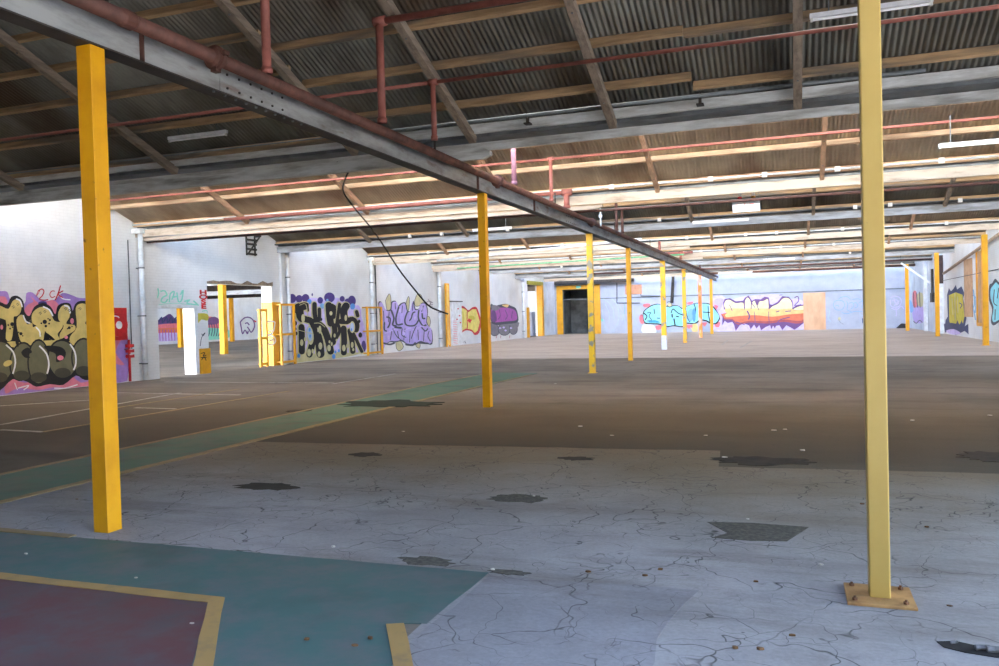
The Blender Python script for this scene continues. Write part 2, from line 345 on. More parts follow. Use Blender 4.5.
# ragged hole with debris, its darkness a flat black patch, bottom right corner
hr = thing('broken_floor_hole', at(978, 652, 2, 0), 'jagged black hole in the slab with pale rubble, bottom right corner', 'hole')
c = at(978, 652, 2, 0)
mb().prism([(c.x + a, c.y + b_, .005) for a, b_ in ((-.16, .06), (-.08, .09), (.02, .05), (.2, .04), (.3, .0), (.28, -.07), (.05, -.06), (-.06, -.04), (-.14, 0))], (0, 0, .004)).build('dark_edge', M('black_hole_dark', srgb(26, 24, 26), srgb(40, 38, 36), 20, .9), hr)
for dx, dy, s_ in ((.02, .0, .03), (.07, -.01, .035), (.12, .01, .03), (.17, -.01, .028), (-.09, .03, .015)):
    b = mb(); b.tube([(c.x + dx - s_, c.y + dy, .02), (c.x + dx + s_, c.y + dy + .01, .024)], [s_ * .45, s_ * .35], 6); b.build('rubble', M('grey_rubble', srgb(130, 130, 136), srgb(90, 88, 88), 25, .9), hr)

# ------------------------------------------------------------------ setting: walls
def roof_z(y):
    for v in VY + [68]:
        if y <= v + 1e-6:
            return 4.6 + S * (v - y)
    return 4.6
def top_profile(y0, y1):
    """wall head following the sawtooth, as a list of (y, z)"""
    pts = [(y0, roof_z(y0 + 1e-4))]
    for v in VY:
        if y0 < v < y1: pts += [(v, 4.6), (v + .02, 4.6), (v + .4, 4.6), (v + .42, roof_z(v + .42))]
    pts.append((y1, roof_z(y1))); return pts
def side_wall(name, x0, x1, y0, y1, holes, mat):
    """wall along Y between x0 and x1 with holes (ya, yb, ztop)"""
    b = mb(); cur = y0
    for ya, yb, zt in holes + [(y1, y1, 0)]:
        if ya > cur:
            pr = top_profile(cur, ya)
            b.prism([(x0, cur, 0)] + [(x0, y, z) for y, z in pr] + [(x0, ya, 0)], (x1 - x0, 0, 0))
        if yb > ya:
            pr = top_profile(ya, yb)
            b.prism([(x0, ya, zt)] + [(x0, y, z) for y, z in pr] + [(x0, yb, zt)], (x1 - x0, 0, 0))
        cur = yb
    return struct(name, b, mat)
side_wall('wall_left', XL, XL - .45, -10, 70, [(19.7, 21.36, 2.14), (22.0, 25.55, 2.96), (56.75, 60.1, 3.9)], wall_white)
side_wall('wall_right', XR, XR + .3, -10, 50.5, [(DY0, DY1, 3.9)], wall_white)
struct('ground', mb().box(XR + .3, 40, -14, 30, -.25, -.02), M('asphalt_yard', srgb(96, 96, 98), srgb(80, 80, 82), 2, .9))
side_wall('wall_right', XR, XR + .3, 50.5, 64.3, [], wall_blue_side)
struct('wall_back', mb().box(XL, -17.35, YB, YB + .3, 0, 6.2).box(-14.75, XR + .3, YB, YB + .3, 0, 6.2).box(-17.35, -14.75, YB, YB + .3, 3.62, 6.2), wall_blue)
# shell behind the camera: a wall closed right across
struct('wall_front', mb().box(XL - .45, -13, -10.3, -10, 0, 7.5).box(6, XR + .3, -10.3, -10, 0, 7.5).box(-13, 6, -10.3, -10, 0, 7.5), wall_white)
# neighbouring hall seen through the openings
side_wall('wall_left', -50, -50.3, 5, 70.3, [], wall_white)
struct('wall_back', mb().box(-50.3, XL - .45, 70, 70.3, 0, 6.5), wall_white)
struct('wall_front', mb().box(-50.3, XL - .45, 4.7, 5, 0, 7.6), wall_white)
# little dark passage behind the far doorway
pm = M('grimy_grey_plaster', srgb(120, 122, 122), srgb(84, 84, 84), 1.2, .9)
struct('wall_passage', mb().box(-18.03, -17.75, YB + .3, 68.3, 0, 4.2).box(-14.4, -14.1, YB + .3, 68.3, 0, 4.2).box(-17.75, -14.4, 68, 68.3, 0, 4.2).box(-18.03, -14.1, YB + .3, 68.3, 4.2, 4.3), pm)

# ------------------------------------------------------------------ setting: sawtooth roof
def corrugated(y0, z0, y1, z1, xa, xb, mat, top=None, per=.0762, amp=.012):
    n = int((xb - xa) / per * 6); me = bpy.data.meshes.new('ceiling'); vs = []; fs = []
    d = Vector((0, y1 - y0, z1 - z0)).normalized(); nrm = Vector((0, -d.z, d.y))
    for i in range(n + 1):
        x = xa + (xb - xa) * i / n; o = nrm * (amp * math.sin(2 * PI * x / per))
        vs += [(x, y0 + o.y, z0 + o.z), (x, y1 + o.y, z1 + o.z)]
    for i in range(n): fs.append((2 * i, 2 * i + 2, 2 * i + 3, 2 * i + 1))
    me.from_pydata(vs, [], fs); me.materials.append(top or roof_top); me.materials.append(mat)
    for p in me.polygons: p.use_smooth = True
    o = bpy.data.objects.new('ceiling', me); COL.objects.link(o); o['kind'] = 'structure'
    md = o.modifiers.new('sheet', 'SOLIDIFY'); md.thickness = .002; md.offset = ROOF_OFF; md.material_offset = ROOF_MO; md.material_offset_rim = 0
    return o
board_m = M('light_blocking_board', srgb(70, 66, 62), srgb(54, 50, 46), 2, .8)
for i, v in enumerate(VY):
    xa = XL - .5 if i < 3 else -50.3
    if v == 5:      # unseen bay overhead: sheets left out, an opening added to light the foreground
        for ya, yb in ((-1.55, SK0), (SK1, 5.045)):
            corrugated(ya, 4.6 + S * (5 - ya), yb, 4.6 + S * (5 - yb), xa, XR + .3, roof_dark, top_dark)
        for x0_, x1_ in ((xa, SKX0), (SKX1, XR + .3)):
            corrugated(SK0, 4.6 + S * (5 - SK0), SK1, 4.6 + S * (5 - SK1), x0_, x1_, roof_dark, top_dark)
    elif v < 61.1:
        corrugated(v - 7 + .45, 4.6 + S * 6.55, v + .045, 4.6 - S * .045, xa, XR + .3, roof_dark if v in (-2, 5, 12, 26) else (roof_tan if v < 30 else roof_mid), top_dark if v in (-2, 5) else (top_mid if v == 19 else (roof_top if v < 30 else roof_top2)))  # underside colour also carries each bay's light: pale where lit, dark where dim
corrugated(61.45, 4.6 + S * 6.55, 70.5, 4.6 + S * 6.55 - 9.05 * S, -50.3, XR + .3, roof_mid)
struct('ceiling', mb().box(XL - .5, XR + .3, -10.3, -8.5, 7.24, 7.3), roof_dark)
# upstands between the teeth: glazing bars, some with unseen boards added to block light
for i, v in enumerate(VY):
    xa = XL - .45 if i < 3 else -50.3
    zt = 4.6 + S * 6.55 - .02; y = v + .45
    b = mb(); b.box(xa, XR + .3, y - .04, y + .04, 4.6, 4.75).box(xa, XR + .3, y - .04, y + .04, zt - .1, zt - .02)
    x = xa + .5
    while x < XR:
        b.box(x - .03, x + .03, y - .03, y + .03, 4.75, zt - .1); x += 1.2
    struct('window_%d' % (i + 1), b, grey_beam)
    if v in (26, 40, 54): struct('wall_light_block', mb().box(-50.3, XL - .5, y + .045, y + .07, 4.62, zt - .03), board_m)  # unseen boards added to darken the neighbouring hall
    if v in (-2, 5):
        struct('wall_light_block', mb().box(xa, XR + .3, y + .045, y + .07, 4.62, zt - .03), board_m)

# ------------------------------------------------------------------ gutters and the beams that carry them
BAY = {5: 'overhead', 12: 'first', 19: 'second', 26: 'third', 33: 'fourth', 40: 'fifth', 47: 'sixth', 54: 'seventh', 61: 'eighth'}
def gutter(v, xa=XL):
    nm = BAY[v]
    t = thing('valley_gutter', (xa, v, 4.42), 'sheet metal valley gutter at the foot of the %s roof slope' % nm, 'gutter')
    mb().add([(xa, v + .06, 4.6), (xa, v + .06, 4.44), (xa, v + .44, 4.44), (xa, v + .44, 4.6), (XR, v + .06, 4.6), (XR, v + .06, 4.44), (XR, v + .44, 4.44), (XR, v + .44, 4.6),
              (xa, v + .05, 4.6), (xa, v + .05, 4.43), (xa, v + .45, 4.43), (xa, v + .45, 4.6), (XR, v + .05, 4.6), (XR, v + .05, 4.43), (XR, v + .45, 4.43), (XR, v + .45, 4.6)],
             [(0, 4, 5, 1), (1, 5, 6, 2), (2, 6, 7, 3), (8, 9, 13, 12), (9, 10, 14, 13), (10, 11, 15, 14), (0, 8, 12, 4), (3, 7, 15, 11), (0, 1, 9, 8), (1, 2, 10, 9), (2, 3, 11, 10), (4, 12, 13, 5), (5, 13, 14, 6), (6, 14, 15, 7)]).build('trough', galv, t)
for v in VY[1:]: gutter(v)
def conduit(x0, x1, y, z, r, mat, label, boxes=(), cat='conduit', boxmat=None):
    t = thing('conduit', (x0, y, z), label, cat)
    mb().tube([(x0, y, z), (x1, y, z)], r, 8).build('pipe_run', mat, t, smooth=True)
    for bx in boxes:
        p = at(bx, 200, 1, y); mb().box(p.x - .055, p.x + .055, y - .06, y + .03, z - .06, z + .05).build('junction_box', boxmat or plastic_w, t)
    return t
# first valley (12 m): two whitewashed beams with a dark gap, a stub beam over the steel girder
tag(mb().box(XL, XR, 11.93, 12.0, 4.47, 4.61).build('valley_beam', grey_beam), 'upper weathered white timber beam along the first roof valley', 'beam')
tag(mb().box(XL, XR, 12.3, 12.37, 4.27, 4.4).build('valley_beam', grey_beam), 'lower weathered white timber beam along the first roof valley', 'beam')
stub = mb(); stub.prism([(XL, 12.02, 4.09), (-4.5, 12.02, 4.09), (-4.38, 12.02, 4.14), (-4.38, 12.02, 4.2), (-4.5, 12.02, 4.26), (XL, 12.02, 4.26)], (0, .12, 0))
tag(stub.build('valley_beam', grey_beam), 'flaking white timber resting on the girder with a cut end, first valley', 'beam')
for v in (19, 26, 33, 40, 47, 54, 61):
    warm = v in (19, 33, 40, 61)
    tag(mb().box(XL, XR, v - .04, v + .04, 4.2, 4.41).build('valley_beam', white_beam if warm else grey_dim), '%s timber beam along the %s roof valley' % ('flaking white' if warm else 'grey weathered', BAY[v]), 'beam')
st2 = mb(); st2.prism([(XL, 19.06, 4.09), (-4.3, 19.06, 4.09), (-4.15, 19.06, 4.14), (-4.15, 19.06, 4.19), (XL, 19.06, 4.19)], (0, .12, 0))
tag(st2.build('valley_beam', white_beam), 'white timber with a cut end resting on the girder, second valley', 'beam')
for v, xe in ((33, -3.7), (40, -3.9)):
    tag(mb().box(XL, xe, v + .06, v + .16, 4.09, 4.19).build('valley_beam', white_beam), 'short white timber resting on the girder under the %s valley' % BAY[v], 'beam')
conduit(XL, 1.7, 11.8, 4.62, .028, galv, 'thin grey conduit under the first roof valley')
conduit(XL, XR, 18.85, 4.55, .022, white_paint, 'white conduit with square junction boxes above the second valley beam', (612, 711, 765, 838, 942))
conduit(XL, XR, 25.85, 4.5, .024, galv, 'grey conduit with junction boxes above the third valley beam', (409, 441, 507, 659, 855, 890, 960))
conduit(XL, XR, 32.85, 4.5, .024, white_paint, 'white conduit with junction boxes along the fourth valley', (427, 509, 561, 686, 745, 776, 842, 946))
conduit(XL, XR, 39.85, 4.46, .03, white_paint, 'white conduit along the fifth valley', (700, 780, 833))
conduit(XL, XR, 46.85, 4.46, .03, galv, 'grey conduit along the sixth valley', (560, 849))
conduit(XL, XR, 19.3, 4.08, .035, brown_pipe, 'dark brown pipe tucked under the second valley beam')
conduit(-12.8, XR, 53.8, 4.3, .05, brown_pipe, 'dark red pipe crossing under the seventh valley')
conduit(-6.2, XR, 60.7, 4.3, .06, rust_pipe, 'dark red pipe just in front of the far wall head')
tag(mb().tube([(-16, 38.6, 4.12), (-4.6, 38.6, 4.25)], .035, 8).build('conduit', M('pale_green_paint', srgb(120, 190, 140), srgb(90, 150, 110), 4, .6), smooth=True), 'pale green painted pipe behind the third left column', 'conduit')
tag(mb().tube([(-14.5, 32.7, 4.12), (-5.2, 30.6, 4.36)], .045, 8).build('conduit', white_paint, smooth=True), 'slanting cream pipe crossing behind the second left column', 'conduit')

for px, lab in ((527, 'left'), (700, 'right')):
    p = at(px, 100, 1, 11.85)
    tag(mb().box(p.x - .02, p.x + .02, 11.83, 11.87, 4.5, 4.72).box(p.x - .05, p.x + .05, 11.8, 11.93, 4.5, 4.52).build('conduit_bracket', steel_dark), 'small dark conduit bracket on the first valley beam, %s one of two' % lab, 'bracket')
# rafters and purlins
RX1 = [-14.2, -10.45, -6.75, -4.65, -2.42, .15, 4.6]
RX = [-14.1, -10.35, -6.5, -2.82, .7, 4.17]
POSN = ['leftmost', 'second from the left', 'third from the left', 'fourth from the left', 'fifth from the left', 'sixth from the left', 'rightmost']
for v in VY[2:]:
    xs = RX1 if v == 12 else RX
    if v == 61: xs = RX
    for k, x in enumerate(xs):
        y0, y1 = v - 6.4, v + .02
        z0, z1 = 4.395 + S * 6.4, 4.395 - S * .02
        w = .11 if v == 12 else .09
        b = mb().beam((x, y0, z0), (x, y1, z1), w, .12)
        if v in (12, 19):
            t = thing('roof_rafter', (x, y1, z1 - .06), 'grey timber rafter of the %s roof slope, %s' % (BAY[v], POSN[k]), 'rafter', 'roof rafters')
            b.build('timber', rafter_m if v == 12 else rafter_l, t)
            for q in range(7):
                yy = v - .6 - q * .85; zz = 4.395 + S * (v - yy) - .064
                mb().tube([(x, yy, zz), (x, yy, zz - .012)], .014, 6).build('bolt_head', galv, t)
        else:
            tag(b.build('roof_rafter', rafter_m if v == 26 else rafter_l), 'grey timber rafter of the %s roof slope, %s' % (BAY[v], POSN[k]), 'rafter', 'roof rafters')
PO = ['lowest', 'second from the bottom', 'third from the bottom', 'fourth from the bottom', 'fifth from the bottom', 'sixth from the bottom', 'topmost']
for v in VY[2:]:
    secs = ([(XL, -6.75, [.2, 1.0, 1.83, 2.53, 3.15, 3.95, 4.8], 'left part'), (-6.75, -1.2, [.65, 1.5, 2.25, 3.1, 3.95, 4.8], 'middle part'), (-1.2, XR, [.45, 1.45, 2.4, 3.3, 4.2, 5.1], 'right part')] if v == 12
            else [(XL, XR, [.08, 1.05, 2.0, 2.95, 3.9, 4.9] if v < 34 else [.15, 1.2, 2.3], '')])
    for xa, xb, offs, part in secs:
        for k, o_ in enumerate(offs):
            y = v - o_; z = 4.395 + S * o_ + .125
            tag(mb().beam((xa + .002, y, z), (xb - .002, y, z), .06, .11, up=(0, S, 1)).build('roof_purlin', purlin_l if v == 19 else purlin_m),
                'tan timber purlin of the %s roof slope, %s%s' % (BAY[v], PO[k], ', ' + part if part else ''), 'purlin', 'roof purlins')
# beams of the neighbouring hall
for k, v in enumerate((33, 40, 47, 54, 61)):
    tag(mb().box(-50, XL - .5, v - .05, v + .05, 3.9, 4.3).build('valley_beam', grey_dim if k % 2 else steel_dark), 'roof beam of the neighbouring hall, %s one seen through the wide opening' % ORD[k], 'beam')

# ------------------------------------------------------------------ the long steel girder
XB, ZC = -5.07, 3.77
g = thing('steel_girder', (XB, -4, ZC), 'long grey steel I-beam girder running on the row of yellow columns', 'girder')
mb().box(XB - .008, XB + .008, -4, 62, ZC + .012, 4.068).build('web', steel_grey, g)
mb().box(XB - .085, XB + .085, -4, 62, ZC, ZC + .014).build('bottom_flange', steel_dark, g)
mb().box(XB - .085, XB + .085, -4, 62, 4.066, 4.08).build('top_flange', steel_grey, g)
for k, y in enumerate((7.0, 19.6, 33.1, 46)):
    sp = mb().box(XB + .009, XB + .019, y - .55, y + .55, ZC + .05, 4.03).build('splice_plate', steel_grey, g)
    if k < 2:
        for i in range(6):
            for zz in (ZC + .09, ZC + .22):
                yy = y - .45 + i * .18
                mb().tube([(XB + .019, yy, zz), (XB + .031, yy, zz)], .012, 6).build('bolt', steel_dark, sp)
    for i in range(10):
        yy = y - .7 + i * .16
        if k < 1: mb().tube([(XB + .06, yy, ZC - .015), (XB + .06, yy, ZC)], .014, 6).build('bolt', galv, g)
for y in (5.45, 13.2, 16.5):
    mb().box(XB + .009, XB + .05, y - .006, y + .006, ZC + .014, 4.066).build('stiffener', rust_pipe, g)
# sprinkler main fixed along the girder
XP, ZP = -4.86, 4.01
sm = thing('sprinkler_main', (XP, -4, ZP), 'thick rusty red sprinkler main running beside the top of the steel girder', 'pipe')
mb().tube([(XP, -4, ZP), (XP, 60.5, ZP)], .064, 14).build('pipe_run', rust_pipe, sm, smooth=True)
for y in (5.1, 6.15, 13.7, 21, 27.5, 35, 47):
    big = y in (6.15, 13.7, 21)
    cp = mb().tube([(XP, y - .07, ZP), (XP, y - .05, ZP), (XP, y + .05, ZP), (XP, y + .07, ZP)], [.066, .095 if big else .075, .095 if big else .075, .066], 14).build('coupling', rust_pipe, sm)
    if big:
        mb().tube([(XP, y - .022, ZP), (XP, y - .02, ZP), (XP, y + .02, ZP), (XP, y + .022, ZP)], [.1, .112, .112, .1], 18).build('clamp_ring', rust_pipe, cp)
        mb().box(XP + .08, XP + .13, y - .035, y + .035, ZP + .01, ZP + .05).build('coupling_lug', rust_pipe, cp)
        mb().box(XP - .03, XP + .03, y - .035, y + .035, ZP - .13, ZP - .085).build('coupling_lug', rust_pipe, cp)
for y in (4.9, 11, 17.5, 24, 30.5):
    mb().box(XP - .12, XP + .01, y - .02, y + .02, ZP + .071, ZP + .08).box(XP - .01, XP + .01, y - .02, y + .02, ZP + .062, ZP + .3).build('bracket', steel_dark, sm)
def riser(y, ztop, r, mat, label, dx=0.0, arms=(), zb=ZP + .068, x=None):
    x = XP + dx if x is None else x
    t = thing('sprinkler_pipe', (x, y, zb), label, 'pipe')
    mb().tube([(x, y, zb), (x, y, ztop)], r, 12).build('riser', mat, t, smooth=True)
    mb().tube([(x, y, zb), (x, y, zb + .06)], r * 1.25, 12).build('fitting', mat, t, smooth=True)
    for xe, ra in arms:
        mb().tube([(x, y, ztop), (xe, y, ztop)], ra, 12).build('branch', mat, t, smooth=True)
    if arms:
        mb().tube([(x - r * 1.5, y, ztop), (x + r * 1.8, y, ztop)], r * 1.25, 12).build('elbow', mat, t, smooth=True)
riser(6.93, 6.4, .045, red_pipe, 'red sprinkler riser near the top left standing on the rusty main')
riser(9.25, 5.35, .05, red_pipe, 'red sprinkler riser turning right at an elbow under the first roof slope', arms=((7.8, .042),), x=-4.8)
riser(10.45, 4.88, .038, red_pipe, 'red sprinkler tee with a thin branch running both ways across the first slope', arms=((7.8, .026), (XL, .026)), x=-4.62)
riser(14.65, 5.3, .05, M('pinkish_pipe', srgb(170, 120, 130), srgb(150, 100, 110), 5, .6), 'pinkish sprinkler riser just beyond the second left column')
riser(17.2, 5.0, .04, red_pipe, 'thin red sprinkler riser crossing the second valley beam', arms=((7.8, .028), (XL, .028)))
riser(18.5, 4.45, .07, red_pipe, 'short thick red sprinkler drop with a branch running left, second valley', arms=((-14.5, .045),))
riser(24.3, 4.9, .045, brown_pipe, 'dark brown riser right of the third left column')
riser(25.2, 4.85, .045, brown_pipe, 'dark brown riser just before the fourth left column')
riser(32.85, 4.42, .05, red_pipe, 'red riser above the fifth left column')
riser(39.55, 4.4, .06, red_pipe, 'red riser above the sixth left column', arms=((-4.3, .06), (-5.6, .06)))
riser(48.3, 4.5, .06, brown_pipe, 'brown riser above the seventh left column')
tag(mb().tube([(-4.75, 21.6, 3.95), (-4.75, 21.6, 4.45)], .02, 8).box(-4.79, -4.71, 21.57, 21.63, 4.18, 4.26).build('pull_cord', plastic_w), 'white hanging switch cord beside the rusty main beyond the third column', 'cord')

# ------------------------------------------------------------------ yellow columns
def column(x, y, h, w, mat, label, base=True, extra=None, grp=None, name='steel_column'):
    t = thing(name, (x, y, 0), label, 'column', grp)
    mb().box(x - w / 2, x + w / 2, y - w / 2, y + w / 2, .004, h).build('shaft', mat, t, bevel=.006)
    if base:
        mb().box(x - w * .75, x + w * .75, y - w * .75, y + w * .75, .0, .012).build('base_plate', mat, t)
    if extra: extra(t)
    return t
ROW = 'yellow columns of the left row under the girder'
def cut(t):
    for (dx, dy) in ((-.075, .06), (.0, -.085)):
        mb().box(XB + dx - .012, XB + dx + .012, 4.94 + dy - .012, 4.94 + dy + .012, .9, .91)
column(XB, 4.94, ZC, .143, yellow, 'big yellow box column nearest on the left, under the steel girder', False, None, ROW)
column(XB, 13.47, ZC, .14, yellow, 'yellow column second of the left row, standing at the centre of the floor', False, None, ROW)
column(XB, 21.6, ZC, .15, yellow_scr, 'yellow column third of the left row, in front of the dark far doorway', True, None, ROW)
column(XB, 27.19, ZC, .14, yellow, 'slim yellow column fourth of the left row, before the orange board', False, None, ROW)
def wfoot(t): mb().box(XB - .105, XB + .105, 35 - .105, 35 + .105, .004, .6).build('white_foot', white_paint, t)
column(XB, 35.0, ZC, .2, yellow_scr, 'yellow column fifth of the left row, with a white painted foot', False, wfoot, ROW)
column(XB, 42.29, ZC, .18, yellow_scr, 'yellow column sixth of the left row, streaked with scratches', False, None, ROW)
column(XB, 50.04, ZC, .2, orange_smear, 'yellow column seventh of the left row, smeared with orange paint', False, None, ROW)
column(XB, 57.45, ZC, .2, yellow, 'yellow column farthest of the left row, at the girder end', False, None, ROW)
R2 = 'yellow columns of the right row by the right wall'
column(6.97, 35.28, 4.2, .19, yellow, 'yellow column at the right edge of the picture by the right wall', True, None, R2)
column(6.97, 45.98, 4.2, .19, yellow, 'yellow column second of the right row, before the blue wall section', True, None, R2)
column(6.97, 57.11, 4.2, .2, yellow, 'yellow column farthest of the right row, near the far right corner', True, None, R2)
t = thing('steel_column', (.43, 4.86, 0), 'tall pale yellow box column at right on a bolted base plate', 'column')
mb().box(.378, .484, 4.808, 4.912, .014, 4.42).build('shaft', yellow_pale, t, bevel=.008)
bp = mb().box(.26, .60, 4.69, 5.03, .004, .02).build('base_plate', M('muddy_yellow_paint', srgb(190, 146, 92), srgb(150, 108, 66), 6, .6), t, bevel=.003)
for dx, dy in ((.3, 4.74), (.55, 4.74), (.3, 4.98), (.55, 4.98)):
    mb().tube([(dx, dy, .02), (dx, dy, .032)], .015, 6).tube([(dx, dy, .03), (dx, dy, .042)], .007, 8).build('anchor_bolt', M('rusty_bolt', srgb(130, 84, 54), srgb(92, 60, 40), 20, .7), bp)
for lab, x, y, h in (('nearest', -28.4, 35.85, 3.9), ('middle', -41.03, 47.1, 3.9), ('farthest', -47.0, 60.5, 3.9)):
    column(x, y, h, .3, yellow, 'yellow column in the neighbouring hall, %s of the three' % lab, False, None, 'yellow columns in the neighbouring hall')

# ------------------------------------------------------------------ lamps, sign
def batten(x0, x1, y, z, label, hang=.2, grp=None):
    t = thing('batten_light', (x0, y, z), label, 'light', grp)
    mb().box(x0, x1, y - .03, y + .03, z, z + .05).build('body', batten_m, t)
    mb().tube([(x0 + .03, y, z - .02), (x1 - .03, y, z - .02)], .015, 8).build('tube', M('unlit_tube', srgb(240, 240, 240), None, rough=.3), t)
    for x in (x0 + .02, x1 - .02): mb().box(x - .012, x + .012, y - .02, y + .02, z - .04, z).build('tube_holder', plastic_w, t)
    for x in (x0 + .2, x1 - .2): mb().box(x - .008, x + .008, y - .008, y + .008, z + .05, z + .05 + hang).build('hanger', galv, t)
batten(.27, 1.52, 9.95, 4.87, 'unlit fluorescent batten under the first roof slope behind the tall pale column', .3)
batten(2.62, 3.9, 16.9, 4.5, 'unlit fluorescent batten at the right edge under the second roof slope', .5)
batten(-9.55, -8.4, 10.85, 4.64, 'unlit fluorescent batten on the left behind the nearest column', .12)
batten(-9.7, -8.35, 24.8, 4.42, 'unlit fluorescent batten behind the second left column', .35)
batten(-2.75, -1.1, 25.4, 4.28, 'unlit fluorescent batten below the white hanging sign', .3)
batten(-1.3, .3, 46.2, 4.25, 'unlit batten far off beneath the sixth roof slope', .2)
batten(-4.7, -2.4, 59, 4.2, 'unlit batten nearest the far wall beyond the girder end', .4)
s = thing('hanging_sign', (-.9, 19.5, 3.83), 'white rectangular sign with faint red lettering hanging under the second valley', 'sign')
mb().box(-1.2, -.6, 19.48, 19.53, 3.84, 4.09).build('panel', M('sign_white', srgb(250, 250, 250), srgb(240, 240, 240), 8, .4), s)
for x in (-1.17, -.63): mb().box(x - .006, x + .006, 19.5, 19.512, 4.09, 4.3).build('hanger', galv, s)
fr = M('faint_red_lettering', srgb(240, 165, 170), srgb(244, 205, 205), 10, .5)
def text(parent, body, size, loc, rot, mat, name='lettering', w=1.0, depth=.001, bold=0.0):
    cu = bpy.data.curves.new(name, 'FONT'); cu.body = body; cu.size = size; cu.extrude = depth; cu.offset = bold; cu.align_x = 'CENTER'; cu.align_y = 'CENTER'
    o = bpy.data.objects.new(name, cu); COL.objects.link(o)
    bpy.context.view_layer.update()
    me = bpy.data.meshes.new_from_object(o.evaluated_get(bpy.context.evaluated_depsgraph_get())); bpy.data.objects.remove(o); bpy.data.curves.remove(cu)
    me.materials.append(mat)
    o = bpy.data.objects.new(name, me); COL.objects.link(o); o.parent = parent
    o.rotation_euler = rot; o.scale = (w, 1, 1)
    o.location = Vector(loc) - Vector(parent['_o'])
    return o
for i, (cx, cz, w_, h_) in enumerate(((-1.12, 3.99, .07, .025), (-1.03, 3.93, .08, .04), (-.93, 4.0, .03, .08), (-.86, 3.95, .05, .03), (-.78, 4.0, .09, .04), (-.7, 3.99, .05, .03))):
    mb().box(cx - w_ / 2, cx + w_ / 2, 19.474, 19.479, cz - h_ / 2, cz + h_ / 2).build('lettering_stroke', fr, s)
def beacon(x, mat, label):
    t = thing('warning_lamp', (x, 19.5, 4.08), label, 'lamp')
    mb().tube([(x, 19.5, 4.19), (x, 19.5, 4.26)], .035, 12).build('lamp_base', plastic_w, t)
    mb().tube([(x, 19.5, 4.10), (x, 19.5, 4.12), (x, 19.5, 4.16), (x, 19.5, 4.19)], [.025, .05, .055, .045], 14).build('lens', mat, t, smooth=True)
beacon(-1.04, M('red_lens', srgb(205, 60, 70), srgb(180, 40, 50), 8, .2), 'red warning lamp above the white hanging sign')
beacon(-.74, M('amber_lens', srgb(240, 165, 30), srgb(220, 140, 20), 8, .2), 'amber warning lamp above the white hanging sign')
# dangling cable
pc = [at(x, y, 1, 12.27) for x, y in ((337, 162), (341, 168), (350, 168), (346, 177), (343, 190), (352, 205), (375, 233), (398, 268), (415, 290), (428, 305), (437, 310), (448, 314))]
def smoothpts(p, n=4):
    out = []
    for i in range(len(p) - 1):
        a = p[max(i - 1, 0)]; b = p[i]; c_ = p[i + 1]; d = p[min(i + 2, len(p) - 1)]
        for k in range(n):
            t_ = k / n
            out.append(.5 * ((2 * b) + (c_ - a) * t_ + (2 * a - 5 * b + 4 * c_ - d) * t_ ** 2 + (3 * b - a - 3 * c_ + d) * t_ ** 3))
    return out + [p[-1]]
tag(mb().tube(smoothpts(pc), .014, 8).build('dangling_cable', cable_m, smooth=True), 'dark cable dangling loose from the first valley beam on the left', 'cable')
# ------------------------------------------------------------------ spray paint murals (flat paint on the wall planes)
def paint(name, r, g, b): return M('spray_' + name, srgb(r, g, b), srgb(int(r * .9), int(g * .9), int(b * .9)), 3, .7)
P = dict(black=paint('black', 30, 27, 28), yellow=paint('straw', 214, 192, 116), olive=paint('olive', 112, 108, 82), olive2=paint('dark_olive', 74, 70, 56),
         pink=paint('pink', 224, 128, 150), purple=paint('violet', 166, 132, 204), white=paint('white', 236, 236, 240), red=paint('red', 205, 50, 60),
         lilac=paint('lilac', 186, 168, 228), indigo=paint('indigo', 76, 58, 128), cyan=paint('cyan', 150, 226, 240), teal=paint('teal', 60, 160, 190),
         khaki=paint('khaki', 204, 196, 150), grey=paint('grey', 128, 126, 132), dgrey=paint('dark_grey', 74, 76, 88), mint=paint('mint', 140, 220, 196),
         lemon=paint('lemon', 230, 216, 120), cream=paint('cream', 244, 230, 176), peach=paint('peach', 244, 200, 130), orange=paint('orange', 226, 120, 84),
         brick=paint('brick_red', 176, 84, 84), plum=paint('plum', 112, 76, 128), magenta=paint('magenta', 176, 92, 170), blue=paint('blue', 90, 150, 225),
         sky=paint('light_blue', 130, 180, 225), coral=paint('coral', 230, 120, 128), lav=paint('lavender', 206, 190, 236), mustard=paint('mustard', 206, 190, 70),
         paleblue=paint('pale_blue', 176, 196, 226), deep=paint('slate', 70, 74, 110), gold=paint('signal_yellow', 244, 184, 40))
